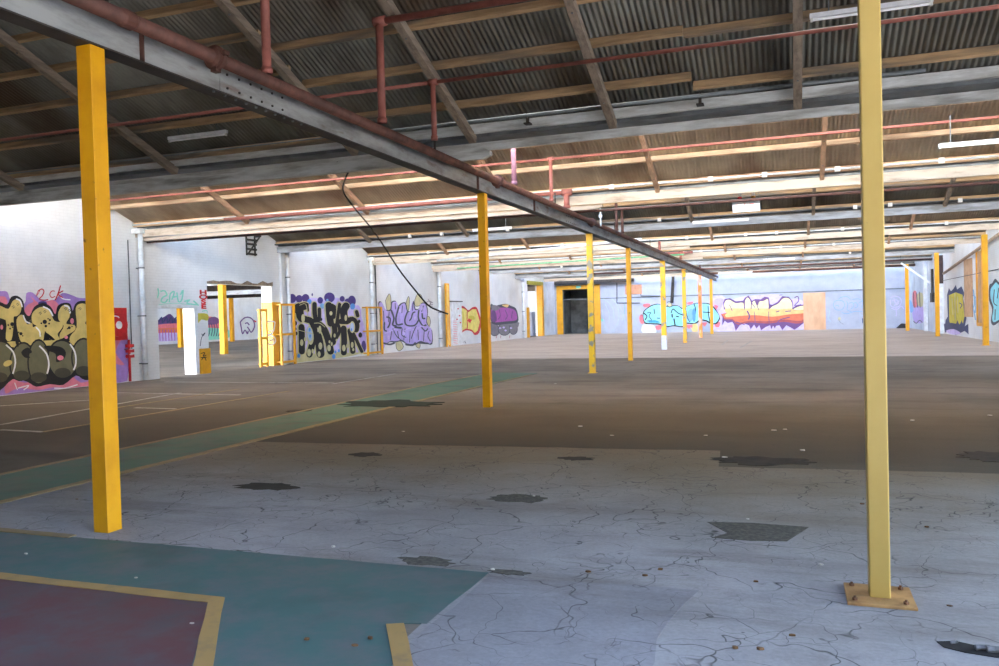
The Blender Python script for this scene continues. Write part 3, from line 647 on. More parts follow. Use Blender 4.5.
class Mural:
    def __init__(s, x0, y0, sc, plane):
        s.c = (x0, y0, sc); s.plane = plane; s.b = MB(); s.cols = []; s.n = 0
    def put(s, col, pts):
        if col not in s.cols: s.cols.append(col)
        s.b.mi = s.cols.index(col); s.n += 1
        ax, val, sgn = s.plane; off = sgn * (.004 + s.n * .0004)
        out = []
        for x, y in pts:
            p = at(s.c[0] + x / s.c[2], s.c[1] + y / s.c[2], ax, val); q = [p.x, p.y, max(p.z, .012)]; q[ax] = val + off; out.append(Vector(q))
        s.b.add(out, [tuple(t) for t in tessellate_polygon([out])])
        return s
    def poly(s, col, pts, sm=3):
        n = len(pts); out = []
        if sm:
            for i in range(n):
                a, b, c, d = [Vector(pts[(i + j) % n]) for j in (-1, 0, 1, 2)]
                for k in range(sm):
                    t = k / sm; v = .5 * ((2 * b) + (c - a) * t + (2 * a - 5 * b + 4 * c - d) * t * t + (3 * b - a - 3 * c + d) * t ** 3); out.append((v.x, v.y))
        else: out = pts
        return s.put(col, out)
    def oval(s, col, x, y, rx, ry, n=18, tilt=0):
        c, q = math.cos(tilt), math.sin(tilt)
        return s.put(col, [(x + rx * math.cos(2 * PI * k / n) * c - ry * math.sin(2 * PI * k / n) * q, y + rx * math.cos(2 * PI * k / n) * q + ry * math.sin(2 * PI * k / n) * c) for k in range(n)])
    def line(s, col, pts, w, sm=3, closed=False):
        p = [Vector(q) for q in pts]
        if closed: p.append(p[0])
        if sm and len(p) > 2:
            o = []
            for i in range(len(p) - 1):
                a = p[max(i - 1, 0)]; b = p[i]; c = p[i + 1]; d = p[min(i + 2, len(p) - 1)]
                for k in range(sm):
                    t = k / sm; o.append(.5 * ((2 * b) + (c - a) * t + (2 * a - 5 * b + 4 * c - d) * t * t + (3 * b - a - 3 * c + d) * t ** 3))
            p = o + [p[-1]]
        Lf = []; Rt = []
        for i, q in enumerate(p):
            d = p[min(i + 1, len(p) - 1)] - p[max(i - 1, 0)]
            d = d.normalized() if d.length > 1e-6 else Vector((1, 0)); nn = Vector((-d.y, d.x)) * w / 2
            Lf.append(q + nn); Rt.append(q - nn)
        if col not in s.cols: s.cols.append(col)
        # ribbon as a strip of quads in one plane
        s.b.mi = s.cols.index(col); s.n += 1
        ax, val, sgn = s.plane; off = sgn * (.004 + s.n * .0004); vs = []
        for a in Lf + Rt:
            q = at(s.c[0] + a.x / s.c[2], s.c[1] + a.y / s.c[2], ax, val); q = [q.x, q.y, max(q.z, .012)]; q[ax] = val + off; vs.append(q)
        n = len(p); s.b.add(vs, [(i, i + 1, n + i + 1, n + i) for i in range(n - 1)])
        if w > 12:
            for q in (p[0], p[-1]): s.oval(col, q.x, q.y, w / 2, w / 2, 12)
        return s
    def done(s, label):
        return tag(s.b.build('graffiti_mural', [P[c] for c in s.cols]), label, 'graffiti')
LW, BW, RW = (0, XL, 1), (1, YB, -1), (0, XR, -1)
# 1 bubble letters near left
m = Mural(0, 280, 5.548, LW)
m.poly('purple', [(-60, 70), (0, 62), (40, 66), (60, 110), (135, 130), (145, 75), (180, 70), (230, 110), (300, 110), (345, 72), (400, 85), (440, 100), (520, 110), (600, 200), (700, 260), (705, 560), (560, 600), (430, 616), (300, 632), (100, 650), (0, 656), (-60, 660)])
m.poly('pink', [(-60, 90), (0, 90), (30, 95), (40, 130), (0, 150), (-60, 150)]).poly('pink', [(130, 190), (150, 140), (185, 120), (170, 90), (220, 130), (290, 110), (330, 150), (300, 200), (170, 230)])
m.poly('pink', [(30, 560), (60, 545), (140, 570), (250, 540), (300, 575), (380, 520), (450, 570), (560, 540), (640, 590), (430, 600), (300, 595), (210, 610), (100, 600), (30, 630)])
m.poly('pink', [(600, 250), (680, 300), (640, 400), (690, 470), (620, 440)])
m.line('white', [(100, 600), (160, 585), (130, 610)], 6).line('white', [(300, 600), (360, 600), (430, 580)], 6).line('white', [(330, 85), (350, 105), (390, 110)], 6)
m.oval('indigo', 235, 130, 25, 12).line('white', [(80, 570), (95, 610)], 5)
m.poly('black', [(-60, 110), (0, 122), (38, 135), (60, 95), (95, 88), (128, 118), (135, 175), (162, 200), (188, 150), (235, 127), (280, 148), (305, 190), (318, 145), (352, 127), (388, 132), (402, 172), (415, 135), (450, 115), (520, 130), (560, 200), (585, 300), (590, 470), (560, 540), (470, 555), (420, 530), (350, 582), (275, 578), (200, 592), (150, 565), (70, 550), (0, 612), (-60, 600)])
m.poly('yellow', [(-60, 135), (0, 143), (45, 160), (68, 118), (95, 108), (118, 135), (112, 180), (92, 200), (75, 205), (74, 250), (62, 332), (30, 325), (30, 222), (-60, 205)])
m.poly('yellow', [(122, 192), (148, 245), (176, 238), (182, 262), (208, 252), (226, 290), (215, 330), (180, 352), (120, 348), (98, 290), (90, 220)])
m.poly('yellow', [(178, 238), (176, 190), (205, 158), (240, 150), (275, 175), (300, 226), (344, 236), (344, 265), (318, 300), (330, 330), (285, 336), (258, 300), (248, 285), (235, 345), (212, 340), (228, 300), (208, 258)])
m.poly('yellow', [(322, 180), (342, 145), (370, 137), (388, 158), (384, 205), (366, 242), (412, 250), (414, 278), (380, 300), (335, 328), (330, 300), (352, 255), (324, 222)])
m.poly('yellow', [(418, 160), (442, 132), (480, 140), (500, 200), (470, 240), (520, 280), (530, 335), (400, 345), (388, 312), (424, 262)])
m.poly('yellow', [(20, 350), (80, 340), (130, 352), (200, 340), (330, 334), (430, 345), (540, 340), (530, 365), (400, 362), (250, 372), (150, 360), (80, 375)])
for x, y, rx, ry, t in ((-5, 455, 78, 112, .1), (118, 452, 60, 100, .15), (212, 455, 55, 118, 0), (345, 440, 78, 102, -.1), (462, 430, 62, 100, 0), (545, 430, 40, 95, 0)):
    m.oval('black', x, y, rx + 8, ry + 10, 24, t).oval('olive', x, y, rx, ry, 24, t)
for x, y in ((-5, 540), (118, 530), (212, 540), (345, 515), (462, 505)): m.oval('olive2', x, y, 45, 28)
m.poly('black', [(115, 400), (150, 375), (175, 400), (150, 415), (165, 430), (135, 430)]).poly('black', [(245, 365), (330, 370), (362, 400), (350, 440), (310, 455), (305, 410), (260, 390)])
m.oval('pink', 332, 432, 18, 14).oval('yellow', 40, 462, 26, 16, 14, -.4)
for a in ([(30, 360), (70, 400), (82, 460), (68, 520)], [(215, 365), (255, 410), (268, 470), (258, 520)], [(385, 355), (412, 400), (418, 460), (405, 500)]): m.line('white', a, 9)
for a in ([(85, 105), (108, 115), (120, 150)], [(235, 148), (270, 165), (290, 200)], [(352, 142), (378, 150), (386, 185)], [(196, 262), (216, 285), (220, 315)], [(125, 195), (140, 230), (165, 240)]): m.line('white', a, 8)
for x, y, r in ((64, 245, 11), (42, 250, 5), (52, 270, 5), (66, 262, 4), (84, 240, 4), (112, 298, 9), (100, 290, 4), (122, 310, 4), (244, 232, 12), (225, 240, 5), (250, 256, 7), (268, 242, 5), (272, 222, 6), (262, 215, 4), (380, 265, 8), (395, 258, 4), (370, 270, 4)): m.oval('black', x, y, r, r)
m.poly('black', [(78, 300), (90, 270), (100, 340), (96, 372), (82, 350)]).poly('black', [(250, 290), (300, 330), (275, 330)]).oval('pink', 395, 228, 10, 16).oval('pink', 362, 318, 10, 9).oval('pink', 4, 262, 8, 14)
for x, y in ((60, 150), (85, 135), (210, 185), (235, 175), (350, 160), (370, 170), (430, 160), (155, 230)): m.line('olive', [(x, y), (x + 12, y - 8)], 4, 0).line('olive', [(x + 6, y + 8), (x + 16, y - 2)], 4, 0)
m.line('red', [(205, 62), (225, 50), (238, 62), (228, 88), (212, 106), (238, 112), (262, 108)], 6).line('red', [(298, 62), (280, 62), (270, 82), (282, 98), (300, 90)], 5).line('red', [(330, 30), (318, 70), (300, 112)], 7).line('red', [(345, 60), (316, 78), (342, 98)], 6)
m.line('coral', [(205, 60), (195, 90), (215, 60)], 4)
m.done('bubble letter graffiti in straw yellow over olive circles, nearest on the left wall')
# 2 mint tag above the small doorway
m = Mural(104, 280, 6.055, LW)
for a in ([(325, 50), (330, 80), (322, 110)], [(340, 70), (365, 65), (380, 90), (355, 105), (345, 130), (370, 135), (385, 115)], [(395, 135), (400, 85), (425, 70), (410, 120)], [(410, 105), (440, 100)], [(440, 75), (450, 130), (470, 120), (478, 60), (462, 90)], [(485, 130), (520, 120), (500, 140), (560, 150)], [(540, 125), (572, 155)]): m.line('mint', a, 9)
m.line('mint', [(330, 150), (420, 140), (520, 150)], 3).line('mint', [(592, 190), (620, 185), (625, 200)], 6)
m.done('mint green scrawled tag above the small doorway in the left wall')
# 3 black letters
m = Mural(285, 285, 7.835, LW)
m.poly('lav', [(45, 130), (120, 105), (220, 100), (300, 110), (400, 100), (480, 120), (560, 160), (595, 190), (600, 250), (625, 330), (635, 450), (600, 530), (480, 560), (300, 590), (110, 585), (60, 560)])
m.poly('lilac', [(560, 165), (590, 180), (602, 280), (632, 420), (640, 500), (600, 525), (590, 420), (565, 300)])
m.poly('khaki', [(75, 570), (110, 520), (200, 540), (330, 520), (470, 530), (600, 530), (500, 560), (330, 585), (150, 602), (80, 606)])
for x, y, rx, ry in ((55, 105, 32, 36), (110, 108, 28, 30), (160, 102, 30, 32), (275, 120, 22, 26), (347, 98, 42, 40), (447, 108, 20, 22), (522, 125, 32, 42), (490, 125, 24, 20)): m.oval('indigo', x, y, rx, ry)
m.oval('indigo', 212, 76, 6, 12).oval('blue', 190, 130, 18, 20).oval('sky', 290, 165, 18, 22).oval('blue', 528, 168, 20, 24).oval('sky', 330, 120, 10, 12).oval('indigo', 615, 480, 18, 45).oval('sky', 575, 240, 10, 22)
ST = [([(100, 155), (75, 170), (80, 210)], 22), ([(150, 165), (128, 170), (110, 190), (112, 240), (125, 262)], 52), ([(125, 262), (160, 270), (200, 285), (222, 340), (218, 420), (196, 500), (185, 545)], 42), ([(122, 330), (125, 420), (125, 520)], 42),
      ([(168, 150), (172, 200)], 16), ([(224, 150), (226, 220), (238, 300)], 30), ([(262, 190), (262, 250), (250, 290)], 24), ([(262, 312), (300, 350), (330, 430), (350, 520)], 46), ([(248, 400), (262, 460), (270, 540)], 56),
      ([(335, 160), (340, 230), (350, 300)], 46), ([(340, 172), (375, 170), (372, 250)], 30), ([(378, 320), (382, 370), (370, 450)], 36), ([(420, 150), (408, 230), (398, 300)], 22), ([(400, 290), (420, 360), (390, 420)], 22),
      ([(470, 165), (452, 200), (456, 255), (475, 280)], 50), ([(430, 285), (475, 285), (520, 270), (552, 310), (548, 350)], 38), ([(450, 340), (455, 430), (452, 530)], 40), ([(500, 360), (516, 440), (522, 520)], 36), ([(510, 350), (550, 430), (592, 520)], 22), ([(552, 210), (560, 240)], 24), ([(400, 400), (380, 440), (340, 500)], 16)]
for a, w_ in ST: m.line('khaki', a, w_ * 1.15 + 16)
for a, w_ in ST: m.line('black', a, w_ * 1.15)
for x, y, rx, ry in ((131, 262, 14, 34), (350, 222, 12, 16), (466, 258, 10, 24), (120, 452, 13, 26), (148, 425, 10, 18), (178, 530, 15, 30), (206, 518, 9, 18), (266, 478, 15, 28), (256, 542, 12, 22), (262, 350, 12, 30), (334, 494, 14, 26), (338, 445, 8, 12), (355, 462, 8, 16), (378, 396, 9, 16), (393, 432, 7, 10), (450, 494, 14, 26), (478, 478, 9, 18), (516, 470, 11, 24), (524, 506, 8, 12)): m.oval('khaki', x, y, rx, ry)
m.oval('khaki', 184, 395, 28, 74, 18, -.1).oval('paleblue', 182, 385, 19, 55, 18, -.1).oval('blue', 182, 350, 8, 15).oval('blue', 185, 400, 7, 14).oval('khaki', 516, 330, 22, 46).oval('paleblue', 514, 330, 15, 34).oval('blue', 510, 350, 6, 12)
for x, y, r in ((68, 300, 14), (75, 380, 11), (70, 345, 8), (62, 450, 12), (570, 285, 10), (578, 392, 15), (270, 270, 10), (95, 555, 12), (382, 525, 9), (370, 560, 14), (410, 515, 9)): m.oval('black' if y < 500 else 'blue', x, y, r, r * 1.4)
for a in ([(100, 160), (150, 150), (165, 250)], [(215, 300), (260, 300), (300, 330)], [(400, 130), (440, 150)], [(80, 350), (210, 385)]): m.line('khaki', a, 5)
m.done('black angular letter graffiti outlined in cream with indigo bubbles above')
# 4 lilac letters
m = Mural(365, 280, 7.835, LW)
for q in ([(160, 160), (188, 108), (202, 140), (200, 225), (172, 235)], [(322, 170), (340, 128), (348, 160), (340, 240), (320, 240)], [(385, 170), (408, 112), (440, 120), (455, 180), (430, 200), (395, 205)], [(470, 290), (500, 285), (512, 330), (498, 370), (472, 340)], [(140, 350), (165, 400), (180, 440), (150, 420)], [(240, 480), (262, 460), (300, 520), (270, 555), (245, 535)], [(395, 490), (430, 500), (425, 535), (400, 520)]): m.poly('khaki', q).line('dgrey', q, 4, 3, True)
sil = [(108, 190), (132, 178), (158, 230), (182, 245), (206, 232), (212, 178), (245, 172), (262, 210), (285, 190), (312, 185), (328, 248), (352, 242), (372, 168), (388, 232), (420, 228), (432, 190), (472, 190), (486, 260), (478, 330), (502, 370), (520, 390), (520, 492), (470, 488), (430, 478), (386, 500), (330, 500), (290, 470), (240, 480), (200, 478), (165, 500), (140, 545), (126, 540), (122, 300)]
m.poly('dgrey', [(x + (6 if x > 300 else -6), y + (10 if y > 340 else -8)) for x, y in sil]).poly('lilac', sil)
for a, w_ in (([(150, 330), (150, 390), (170, 400)], 12), ([(165, 290), (195, 300), (190, 350), (175, 375)], 12), ([(205, 240), (225, 300), (215, 350), (240, 360)], 14), ([(262, 215), (240, 300), (250, 350), (290, 345)], 13), ([(235, 370), (280, 375)], 16), ([(330, 250), (310, 310), (320, 350), (360, 360), (395, 350), (420, 310)], 12), ([(345, 320), (360, 300), (372, 260), (392, 250)], 11), ([(420, 235), (415, 290), (430, 330), (455, 360), (480, 350)], 12), ([(445, 260), (450, 300), (470, 300)], 12), ([(215, 380), (245, 440), (280, 470)], 7), ([(290, 380), (285, 430), (320, 450)], 7), ([(400, 360), (380, 400), (360, 460)], 7), ([(440, 370), (470, 400), (490, 380)], 10), ([(500, 400), (490, 440), (510, 480)], 6)): m.line('dgrey', a, w_)
m.line('dgrey', [(145, 495), (190, 505), (225, 495)], 14).line('dgrey', [(320, 505), (370, 510), (390, 495)], 16).line('dgrey', [(420, 492), (490, 497)], 14)
for a in ([(478, 175), (500, 165), (530, 180)], [(490, 150), (510, 180), (500, 205)], [(520, 170), (505, 200), (530, 205)], [(470, 200), (530, 190)]): m.line('grey', a, 5)
for a in ([(232, 180), (235, 230)], [(290, 200), (285, 260)], [(372, 180), (368, 240)], [(455, 200), (440, 250)], [(185, 250), (180, 330)], [(205, 400), (195, 470)], [(250, 400), (262, 460)], [(310, 380), (300, 470)], [(350, 400), (345, 490)], [(410, 390), (415, 470)], [(460, 400), (455, 480)], [(140, 240), (145, 330)]): m.line('dgrey', a, 6)
for a in ([(150, 420), (200, 400), (240, 380)], [(300, 400), (340, 380), (380, 390)], [(410, 380), (440, 360), (480, 372)]): m.line('lav', a, 5)
for x, y in ((270, 240), (390, 300), (440, 220), (300, 420), (180, 450)): m.oval('lav', x, y, 9, 16)
m.done('lilac letter graffiti with dark outlines between the two white downpipes')
# 5 yellow with red outline, 6 purple over grey
m = Mural(440, 280, 8.325, LW)
q = [(106, 210), (150, 250), (180, 228), (232, 262), (270, 238), (300, 236), (318, 300), (326, 380), (318, 430), (285, 445), (228, 415), (180, 430), (150, 445), (112, 432), (100, 330)]
m.poly('red', [(102, 200), (126, 204), (152, 242), (180, 216), (205, 224), (236, 252), (268, 228), (305, 228), (332, 300), (345, 350), (325, 440), (288, 458), (262, 428), (215, 420), (180, 440), (150, 462), (108, 442), (98, 320)])
m.poly('lemon', [(108, 222), (124, 222), (150, 258), (180, 234), (205, 240), (236, 268), (268, 244), (300, 244), (318, 300), (330, 350), (314, 420), (290, 440), (262, 412), (215, 404), (180, 424), (150, 440), (114, 424), (106, 330)], 1)
for x, y in ((150, 315), (250, 335), (240, 330)): m.poly('red', [(x - 12, y + 6), (x, y - 14), (x + 20, y - 6), (x + 6, y + 10), (x + 2, y + 28)], 0)
m.poly('mustard', [(240, 300), (280, 300), (285, 330), (245, 325)]).line('mustard', [(118, 250), (122, 330), (115, 400)], 6).line('mustard', [(190, 260), (195, 330), (185, 390)], 6)
m.line('red', [(150, 240), (146, 300), (152, 330), (146, 380), (152, 430)], 7).line('red', [(226, 262), (224, 330), (228, 380), (222, 415)], 7)
m.line('dgrey', [(190, 520), (205, 515), (215, 530), (205, 505)], 3)
m.done('yellow letter graffiti outlined in red left of the second column')
m = Mural(440, 280, 8.325, LW)
for x, y, rx, ry in ((455, 420, 38, 42), (535, 410, 50, 48), (610, 410, 32, 40)): m.oval('dgrey', x, y, rx + 5, ry + 6).oval('grey', x, y, rx, ry)
for x, y in ((530, 395), (545, 420), (500, 400), (590, 400)): m.oval('lav', x, y, 10, 8)
m.poly('grey', [(420, 350), (640, 340), (644, 400), (600, 380), (500, 375), (425, 400)])
m.poly('dgrey', [(420, 205), (455, 215), (500, 205), (550, 198), (590, 215), (630, 235), (648, 290), (645, 350), (560, 365), (430, 362)]).poly('magenta', [(428, 240), (480, 230), (560, 232), (620, 250), (640, 300), (630, 335), (540, 345), (432, 345)])
m.poly('grey', [(428, 212), (470, 212), (500, 235), (440, 262)]).poly('peach', [(515, 208), (570, 204), (560, 228), (535, 222)]).poly('plum', [(428, 260), (460, 262), (470, 340), (430, 345)])
for x in (470, 505, 580): m.line('brick', [(x, 460), (x - 2, 485)], 4, 0)
for a in ([(490, 240), (500, 300), (480, 330)], [(540, 250), (560, 300), (540, 330)], [(600, 260), (595, 320)]): m.line('plum', a, 6)
m.done('magenta and grey bubble graffiti right of the second column')
# purple paint and tag beside the hose cabinet pipes
m = Mural(630, 280, 9.99, BW)
m.poly('coral', [(92, 380), (110, 345), (140, 360), (140, 430), (110, 435)]).poly('coral', [(130, 245), (190, 235), (200, 260), (150, 275)]).poly('coral', [(570, 225), (630, 215), (620, 240), (580, 245)]).poly('coral', [(255, 460), (330, 450), (300, 495), (265, 495)]).poly('coral', [(720, 430), (770, 425), (745, 465)]).poly('coral', [(840, 250), (880, 260), (860, 300)]).poly('coral', [(850, 430), (900, 420), (890, 470), (850, 465)]).poly('coral', [(560, 450), (610, 450), (590, 490)])
cy = [(135, 340), (160, 300), (215, 262), (280, 245), (330, 262), (400, 270), (430, 262), (480, 262), (520, 290), (560, 270), (640, 240), (700, 236), (790, 245), (850, 300), (890, 360), (880, 400), (850, 430), (800, 425), (740, 395), (690, 400), (640, 430), (560, 425), (520, 460), (440, 450), (370, 460), (300, 435), (220, 430), (150, 420)]
m.poly('black', [(x + (8 if x > 500 else -6), y + (12 if y > 340 else -8)) for x, y in cy]).poly('cyan', cy)
for a, w_ in (([(135, 330), (170, 360), (150, 400)], 12), ([(170, 330), (210, 325), (190, 360), (215, 400), (170, 410)], 8), ([(240, 290), (245, 340)], 10), ([(270, 380), (300, 382)], 10), ([(410, 330), (430, 290), (480, 330), (530, 350)], 10), ([(420, 345), (422, 370)], 14), ([(440, 390), (450, 450)], 14), ([(460, 362), (490, 368)], 10), ([(640, 240), (655, 290), (650, 350)], 10), ([(730, 320), (830, 325)], 10), ([(780, 260), (785, 350), (800, 420)], 9), ([(730, 400), (770, 410), (800, 430)], 14), ([(560, 300), (575, 380), (600, 420)], 8)): m.line('black', a, w_)
m.poly('sky', [(575, 330), (600, 290), (630, 300), (625, 400), (590, 405)]).poly('blue', [(625, 300), (650, 290), (655, 400), (630, 410)]).poly('teal', [(190, 410), (250, 400), (300, 425), (200, 425)])
m.oval('khaki', 395, 248, 22, 18).line('black', [(370, 225), (400, 215), (420, 250), (395, 275), (372, 250)], 5)
m.poly('white', [(125, 450), (180, 445), (240, 455), (262, 510), (250, 530), (125, 530)]).poly('peach', [(615, 450), (670, 440), (675, 515), (625, 515)]).poly('coral', [(600, 455), (625, 450), (620, 480)])
m.done('cyan bubble graffiti outlined in black on the far wall behind the columns')
m = Mural(715, 285, 8.687, BW)
m.poly('lav', [(-20, 110), (60, 90), (120, 130), (250, 100), (420, 85), (560, 80), (600, 120), (770, 140), (770, 380), (560, 395), (180, 400), (-10, 395), (10, 260)])
m.poly('lilac', [(-10, 130), (70, 120), (60, 190), (10, 240), (-20, 200)])
out = [(72, 160), (85, 125), (130, 118), (180, 145), (245, 140), (262, 112), (290, 95), (320, 140), (350, 125), (400, 128), (430, 105), (465, 110), (475, 170), (500, 175), (545, 150), (585, 100), (640, 105), (670, 140), (675, 200), (720, 175), (770, 170), (770, 330), (720, 370), (690, 388), (650, 365), (620, 350), (585, 394), (560, 350), (530, 355), (520, 378), (505, 352), (490, 385), (478, 350), (440, 365), (400, 394), (385, 350), (360, 378), (340, 345), (310, 384), (295, 350), (250, 335), (215, 350), (180, 400), (165, 345), (150, 320), (110, 330), (85, 310), (62, 352), (65, 280), (100, 240), (78, 205)]
m.poly('plum', out, 0)
m.poly('brick', [(78, 290), (110, 240), (770, 230), (768, 318), (700, 335), (600, 320), (450, 335), (300, 325), (200, 345), (150, 305), (90, 300)]).poly('orange', [(78, 272), (110, 240), (770, 215), (768, 300), (700, 310), (600, 300), (450, 315), (300, 310), (200, 330), (150, 295), (90, 290)])
m.poly('peach', [(100, 246), (200, 232), (770, 220), (768, 245), (640, 255), (500, 275), (350, 262), (200, 270), (100, 280)])
m.poly('cream', [(80, 170), (95, 135), (130, 130), (180, 158), (245, 155), (250, 215), (200, 235), (115, 235), (90, 205)]).poly('cream', [(262, 140), (285, 110), (310, 150), (305, 215), (265, 210)]).poly('cream', [(322, 160), (345, 138), (372, 180), (385, 145), (420, 140), (460, 125), (462, 210), (400, 220), (325, 215)]).poly('cream', [(480, 215), (500, 185), (550, 162), (590, 118), (635, 115), (665, 150), (665, 215), (560, 222)]).poly('cream', [(680, 215), (720, 190), (770, 182), (770, 215)])
m.poly('peach', [(90, 208), (250, 205), (305, 205), (462, 205), (560, 212), (665, 205), (665, 232), (500, 248), (330, 240), (180, 246), (105, 246)])
for a, w_ in (([(125, 170), (150, 225)], 6), ([(250, 150), (255, 215)], 6), ([(315, 150), (350, 200)], 6), ([(345, 130), (380, 215)], 6), ([(463, 115), (470, 215)], 5), ([(690, 110), (720, 100), (725, 140), (690, 180), (750, 170)], 8), ([(280, 225), (300, 270), (290, 300)], 12), ([(560, 90), (585, 85)], 6), ([(530, 235), (560, 225)], 8), ([(610, 230), (660, 225)], 8), ([(540, 330), (570, 300), (650, 280)], 8), ([(180, 320), (260, 345)], 8), ([(340, 230), (350, 330)], 5), ([(465, 230), (470, 330)], 5)): m.line('plum', a, w_)
m.line('plum', out[:20], 7, 0)
m.done('orange and cream flame coloured graffiti on the far wall left of the tall board')
m = Mural(820, 280, 11.1, BW)
for a in ([(150, 290), (160, 240), (210, 225), (260, 240), (270, 290), (240, 330), (180, 330), (150, 290)], [(205, 215), (240, 190), (300, 185), (340, 215)], [(290, 230), (310, 270), (300, 330), (350, 350)], [(320, 260), (360, 250), (370, 300), (340, 320)], [(370, 260), (400, 250), (420, 290), (390, 310)], [(430, 250), (480, 240), (460, 300), (500, 320)], [(240, 360), (300, 375), (380, 350), (470, 350)], [(360, 215), (430, 210), (485, 240)], [(165, 290), (200, 280), (210, 300)]): m.line('sky', a, 6)
for a in ([(440, 370), (470, 400), (500, 360)], [(450, 400), (520, 380)], [(80, 320), (110, 350), (90, 420), (120, 460)]): m.line('paleblue', a, 8)
m.poly('deep', [(465, 425), (530, 425), (530, 480), (470, 480)], 0).oval('khaki', 215, 430, 16, 20).line('grey', [(205, 440), (225, 470), (260, 490)], 4)
m.done('pale blue outline tag on the far wall right of the tall board')
m = Mural(820, 280, 11.1, BW)
for a in ([(780, 200), (830, 180), (890, 200), (900, 260), (860, 300), (790, 290), (780, 220)], [(800, 230), (850, 220), (870, 260), (820, 280)], [(790, 310), (850, 330), (900, 290), (930, 320)], [(840, 300), (850, 380), (840, 400)], [(820, 200), (840, 260), (880, 230)]): m.line('lav', a, 7)
m.done('faint lilac scribble on the far wall right of the tall pale column')
m = Mural(545, 280, 9.99, BW)
for a in ([(555, 190), (620, 210), (680, 290), (690, 400)], [(570, 300), (590, 420), (620, 520)], [(660, 180), (720, 250), (740, 380), (700, 480)], [(600, 240), (640, 330), (640, 430)], [(720, 210), (780, 330), (800, 430)], [(750, 320), (780, 350), (770, 420)], [(880, 300), (900, 400), (930, 460)], [(660, 520), (685, 490), (690, 520)]): m.line('paleblue', a, 5)
m.oval('mint', 568, 400, 16, 14).line('sky', [(795, 240), (798, 340)], 7)
m.done('thin grey blue scribbles on the far wall right of the dark doorway')
# right wall
m = Mural(945, 230, 5.55, RW)
m.poly('deep', [(12, 360), (22, 322), (34, 340), (48, 325), (60, 305), (68, 330), (92, 312), (108, 350), (102, 380), (120, 490), (108, 545), (60, 545), (20, 530), (-2, 560), (4, 500), (16, 480)], 0).poly('mustard', [(22, 362), (60, 345), (98, 360), (108, 480), (100, 525), (92, 500), (82, 530), (70, 500), (56, 535), (45, 515), (34, 535), (24, 505)], 0)
for a in ([(40, 380), (45, 470)], [(70, 370), (72, 460)], [(85, 400), (95, 430)], [(55, 350), (58, 500)]): m.line('khaki', a, 5)
m.line('deep', [(80, 405), (95, 415), (85, 435)], 5)
m.poly('deep', [(-5, 520), (40, 515), (80, 525), (95, 510), (110, 535), (130, 520), (132, 580), (110, 560), (60, 585), (30, 560), (0, 570)], 0).poly('lav', [(5, 560), (50, 550), (90, 575), (40, 580)])
m.done('mustard yellow graffiti with slate outline on the right wall')
m = Mural(945, 230, 5.55, RW)
m.poly('dgrey', [(246, 310), (262, 295), (280, 270), (300, 290), (320, 280), (330, 500), (300, 512), (270, 530), (255, 505), (262, 440), (245, 390)]).poly('cyan', [(254, 330), (270, 305), (285, 290), (300, 305), (322, 290), (325, 485), (300, 498), (272, 512), (262, 490), (270, 430), (254, 380)])
for a in ([(275, 330), (270, 400), (290, 420)], [(300, 320), (290, 380)], [(280, 440), (278, 500)]): m.line('dgrey', a, 5)
m.done('pale cyan graffiti at the right edge beside the nearest right column')
m = Mural(945, 230, 5.55, RW)
for a in ([(158, 330), (165, 400), (155, 440)], [(150, 360), (172, 380), (168, 460)], [(160, 440), (170, 500)]): m.line('sky', a, 7)
m.done('small light blue scrawl between the board and yellow frame, right wall')
m = Mural(900, 240, 6.66, RW)
m.poly('lilac', [(85, 450), (150, 440), (158, 520), (150, 550), (95, 545)]).poly('coral', [(85, 350), (110, 345), (112, 440), (88, 440)]).poly('khaki', [(112, 365), (150, 355), (152, 440), (115, 430)]).poly('sky', [(62, 400), (82, 420), (90, 470), (70, 480)])
for a in ([(90, 350), (95, 450)], [(110, 350), (118, 450)], [(130, 345), (135, 450)], [(90, 540), (110, 555), (130, 535), (150, 550)]): m.line('dgrey', a, 5)
m.done('faded lilac and pink mural on the blue wall section at the far right')
# neighbouring hall, seen through the openings
FW = (0, -50, 1); FB = (1, 70, -1)
m = Mural(104, 280, 6.055, FW)
m.poly('plum', [(300, 260), (360, 225), (400, 205), (440, 240), (500, 230), (560, 260), (560, 300), (300, 300)]).poly('coral', [(290, 275), (560, 265), (560, 345), (290, 325)]).poly('orange', [(290, 295), (560, 290), (560, 315), (290, 315)]).poly('lav', [(290, 325), (560, 322), (560, 355), (290, 372)])
for x in range(300, 560, 18): m.line('magenta', [(x, 300), (x + 3, 368)], 5, 0)
for x in range(330, 520, 30): m.line('deep', [(x, 255), (x + 18, 225), (x + 24, 262)], 8)
m.done('pink and violet mural in the neighbouring hall seen through the small doorway')
m = Mural(200, 270, 6.34, FW)
for a in ([(255, 330), (280, 305), (310, 300), (338, 320), (345, 360), (325, 395), (310, 375), (300, 360)], [(255, 330), (262, 370), (270, 405), (285, 380), (300, 405), (305, 385)], [(285, 340), (300, 335), (312, 350)]): m.line('plum', a, 8)
m.line('red', [(342, 320), (356, 330)], 8)
m.done('black outlined blob face scribble on the neighbouring hall wall')
m = Mural(200, 270, 6.34, FW)
m.poly('coral', [(0, 300), (100, 300), (130, 330), (130, 370), (0, 370)]).poly('mint', [(0, 370), (180, 380), (180, 430), (0, 440)]).poly('plum', [(0, 300), (40, 310), (90, 295), (125, 320), (100, 345), (0, 340)])
for x in range(40, 170, 16): m.line('deep', [(x, 340), (x + 6, 380), (x - 2, 420)], 5)
m.done('pink and mint mural in the neighbouring hall behind its nearest column')

# ------------------------------------------------------------------ fittings on the left wall
gold = M('bright_yellow_enamel', srgb(226, 160, 22), srgb(208, 144, 20), 3, .45)
def wl(px, py): return at(px, py, 0, XL)
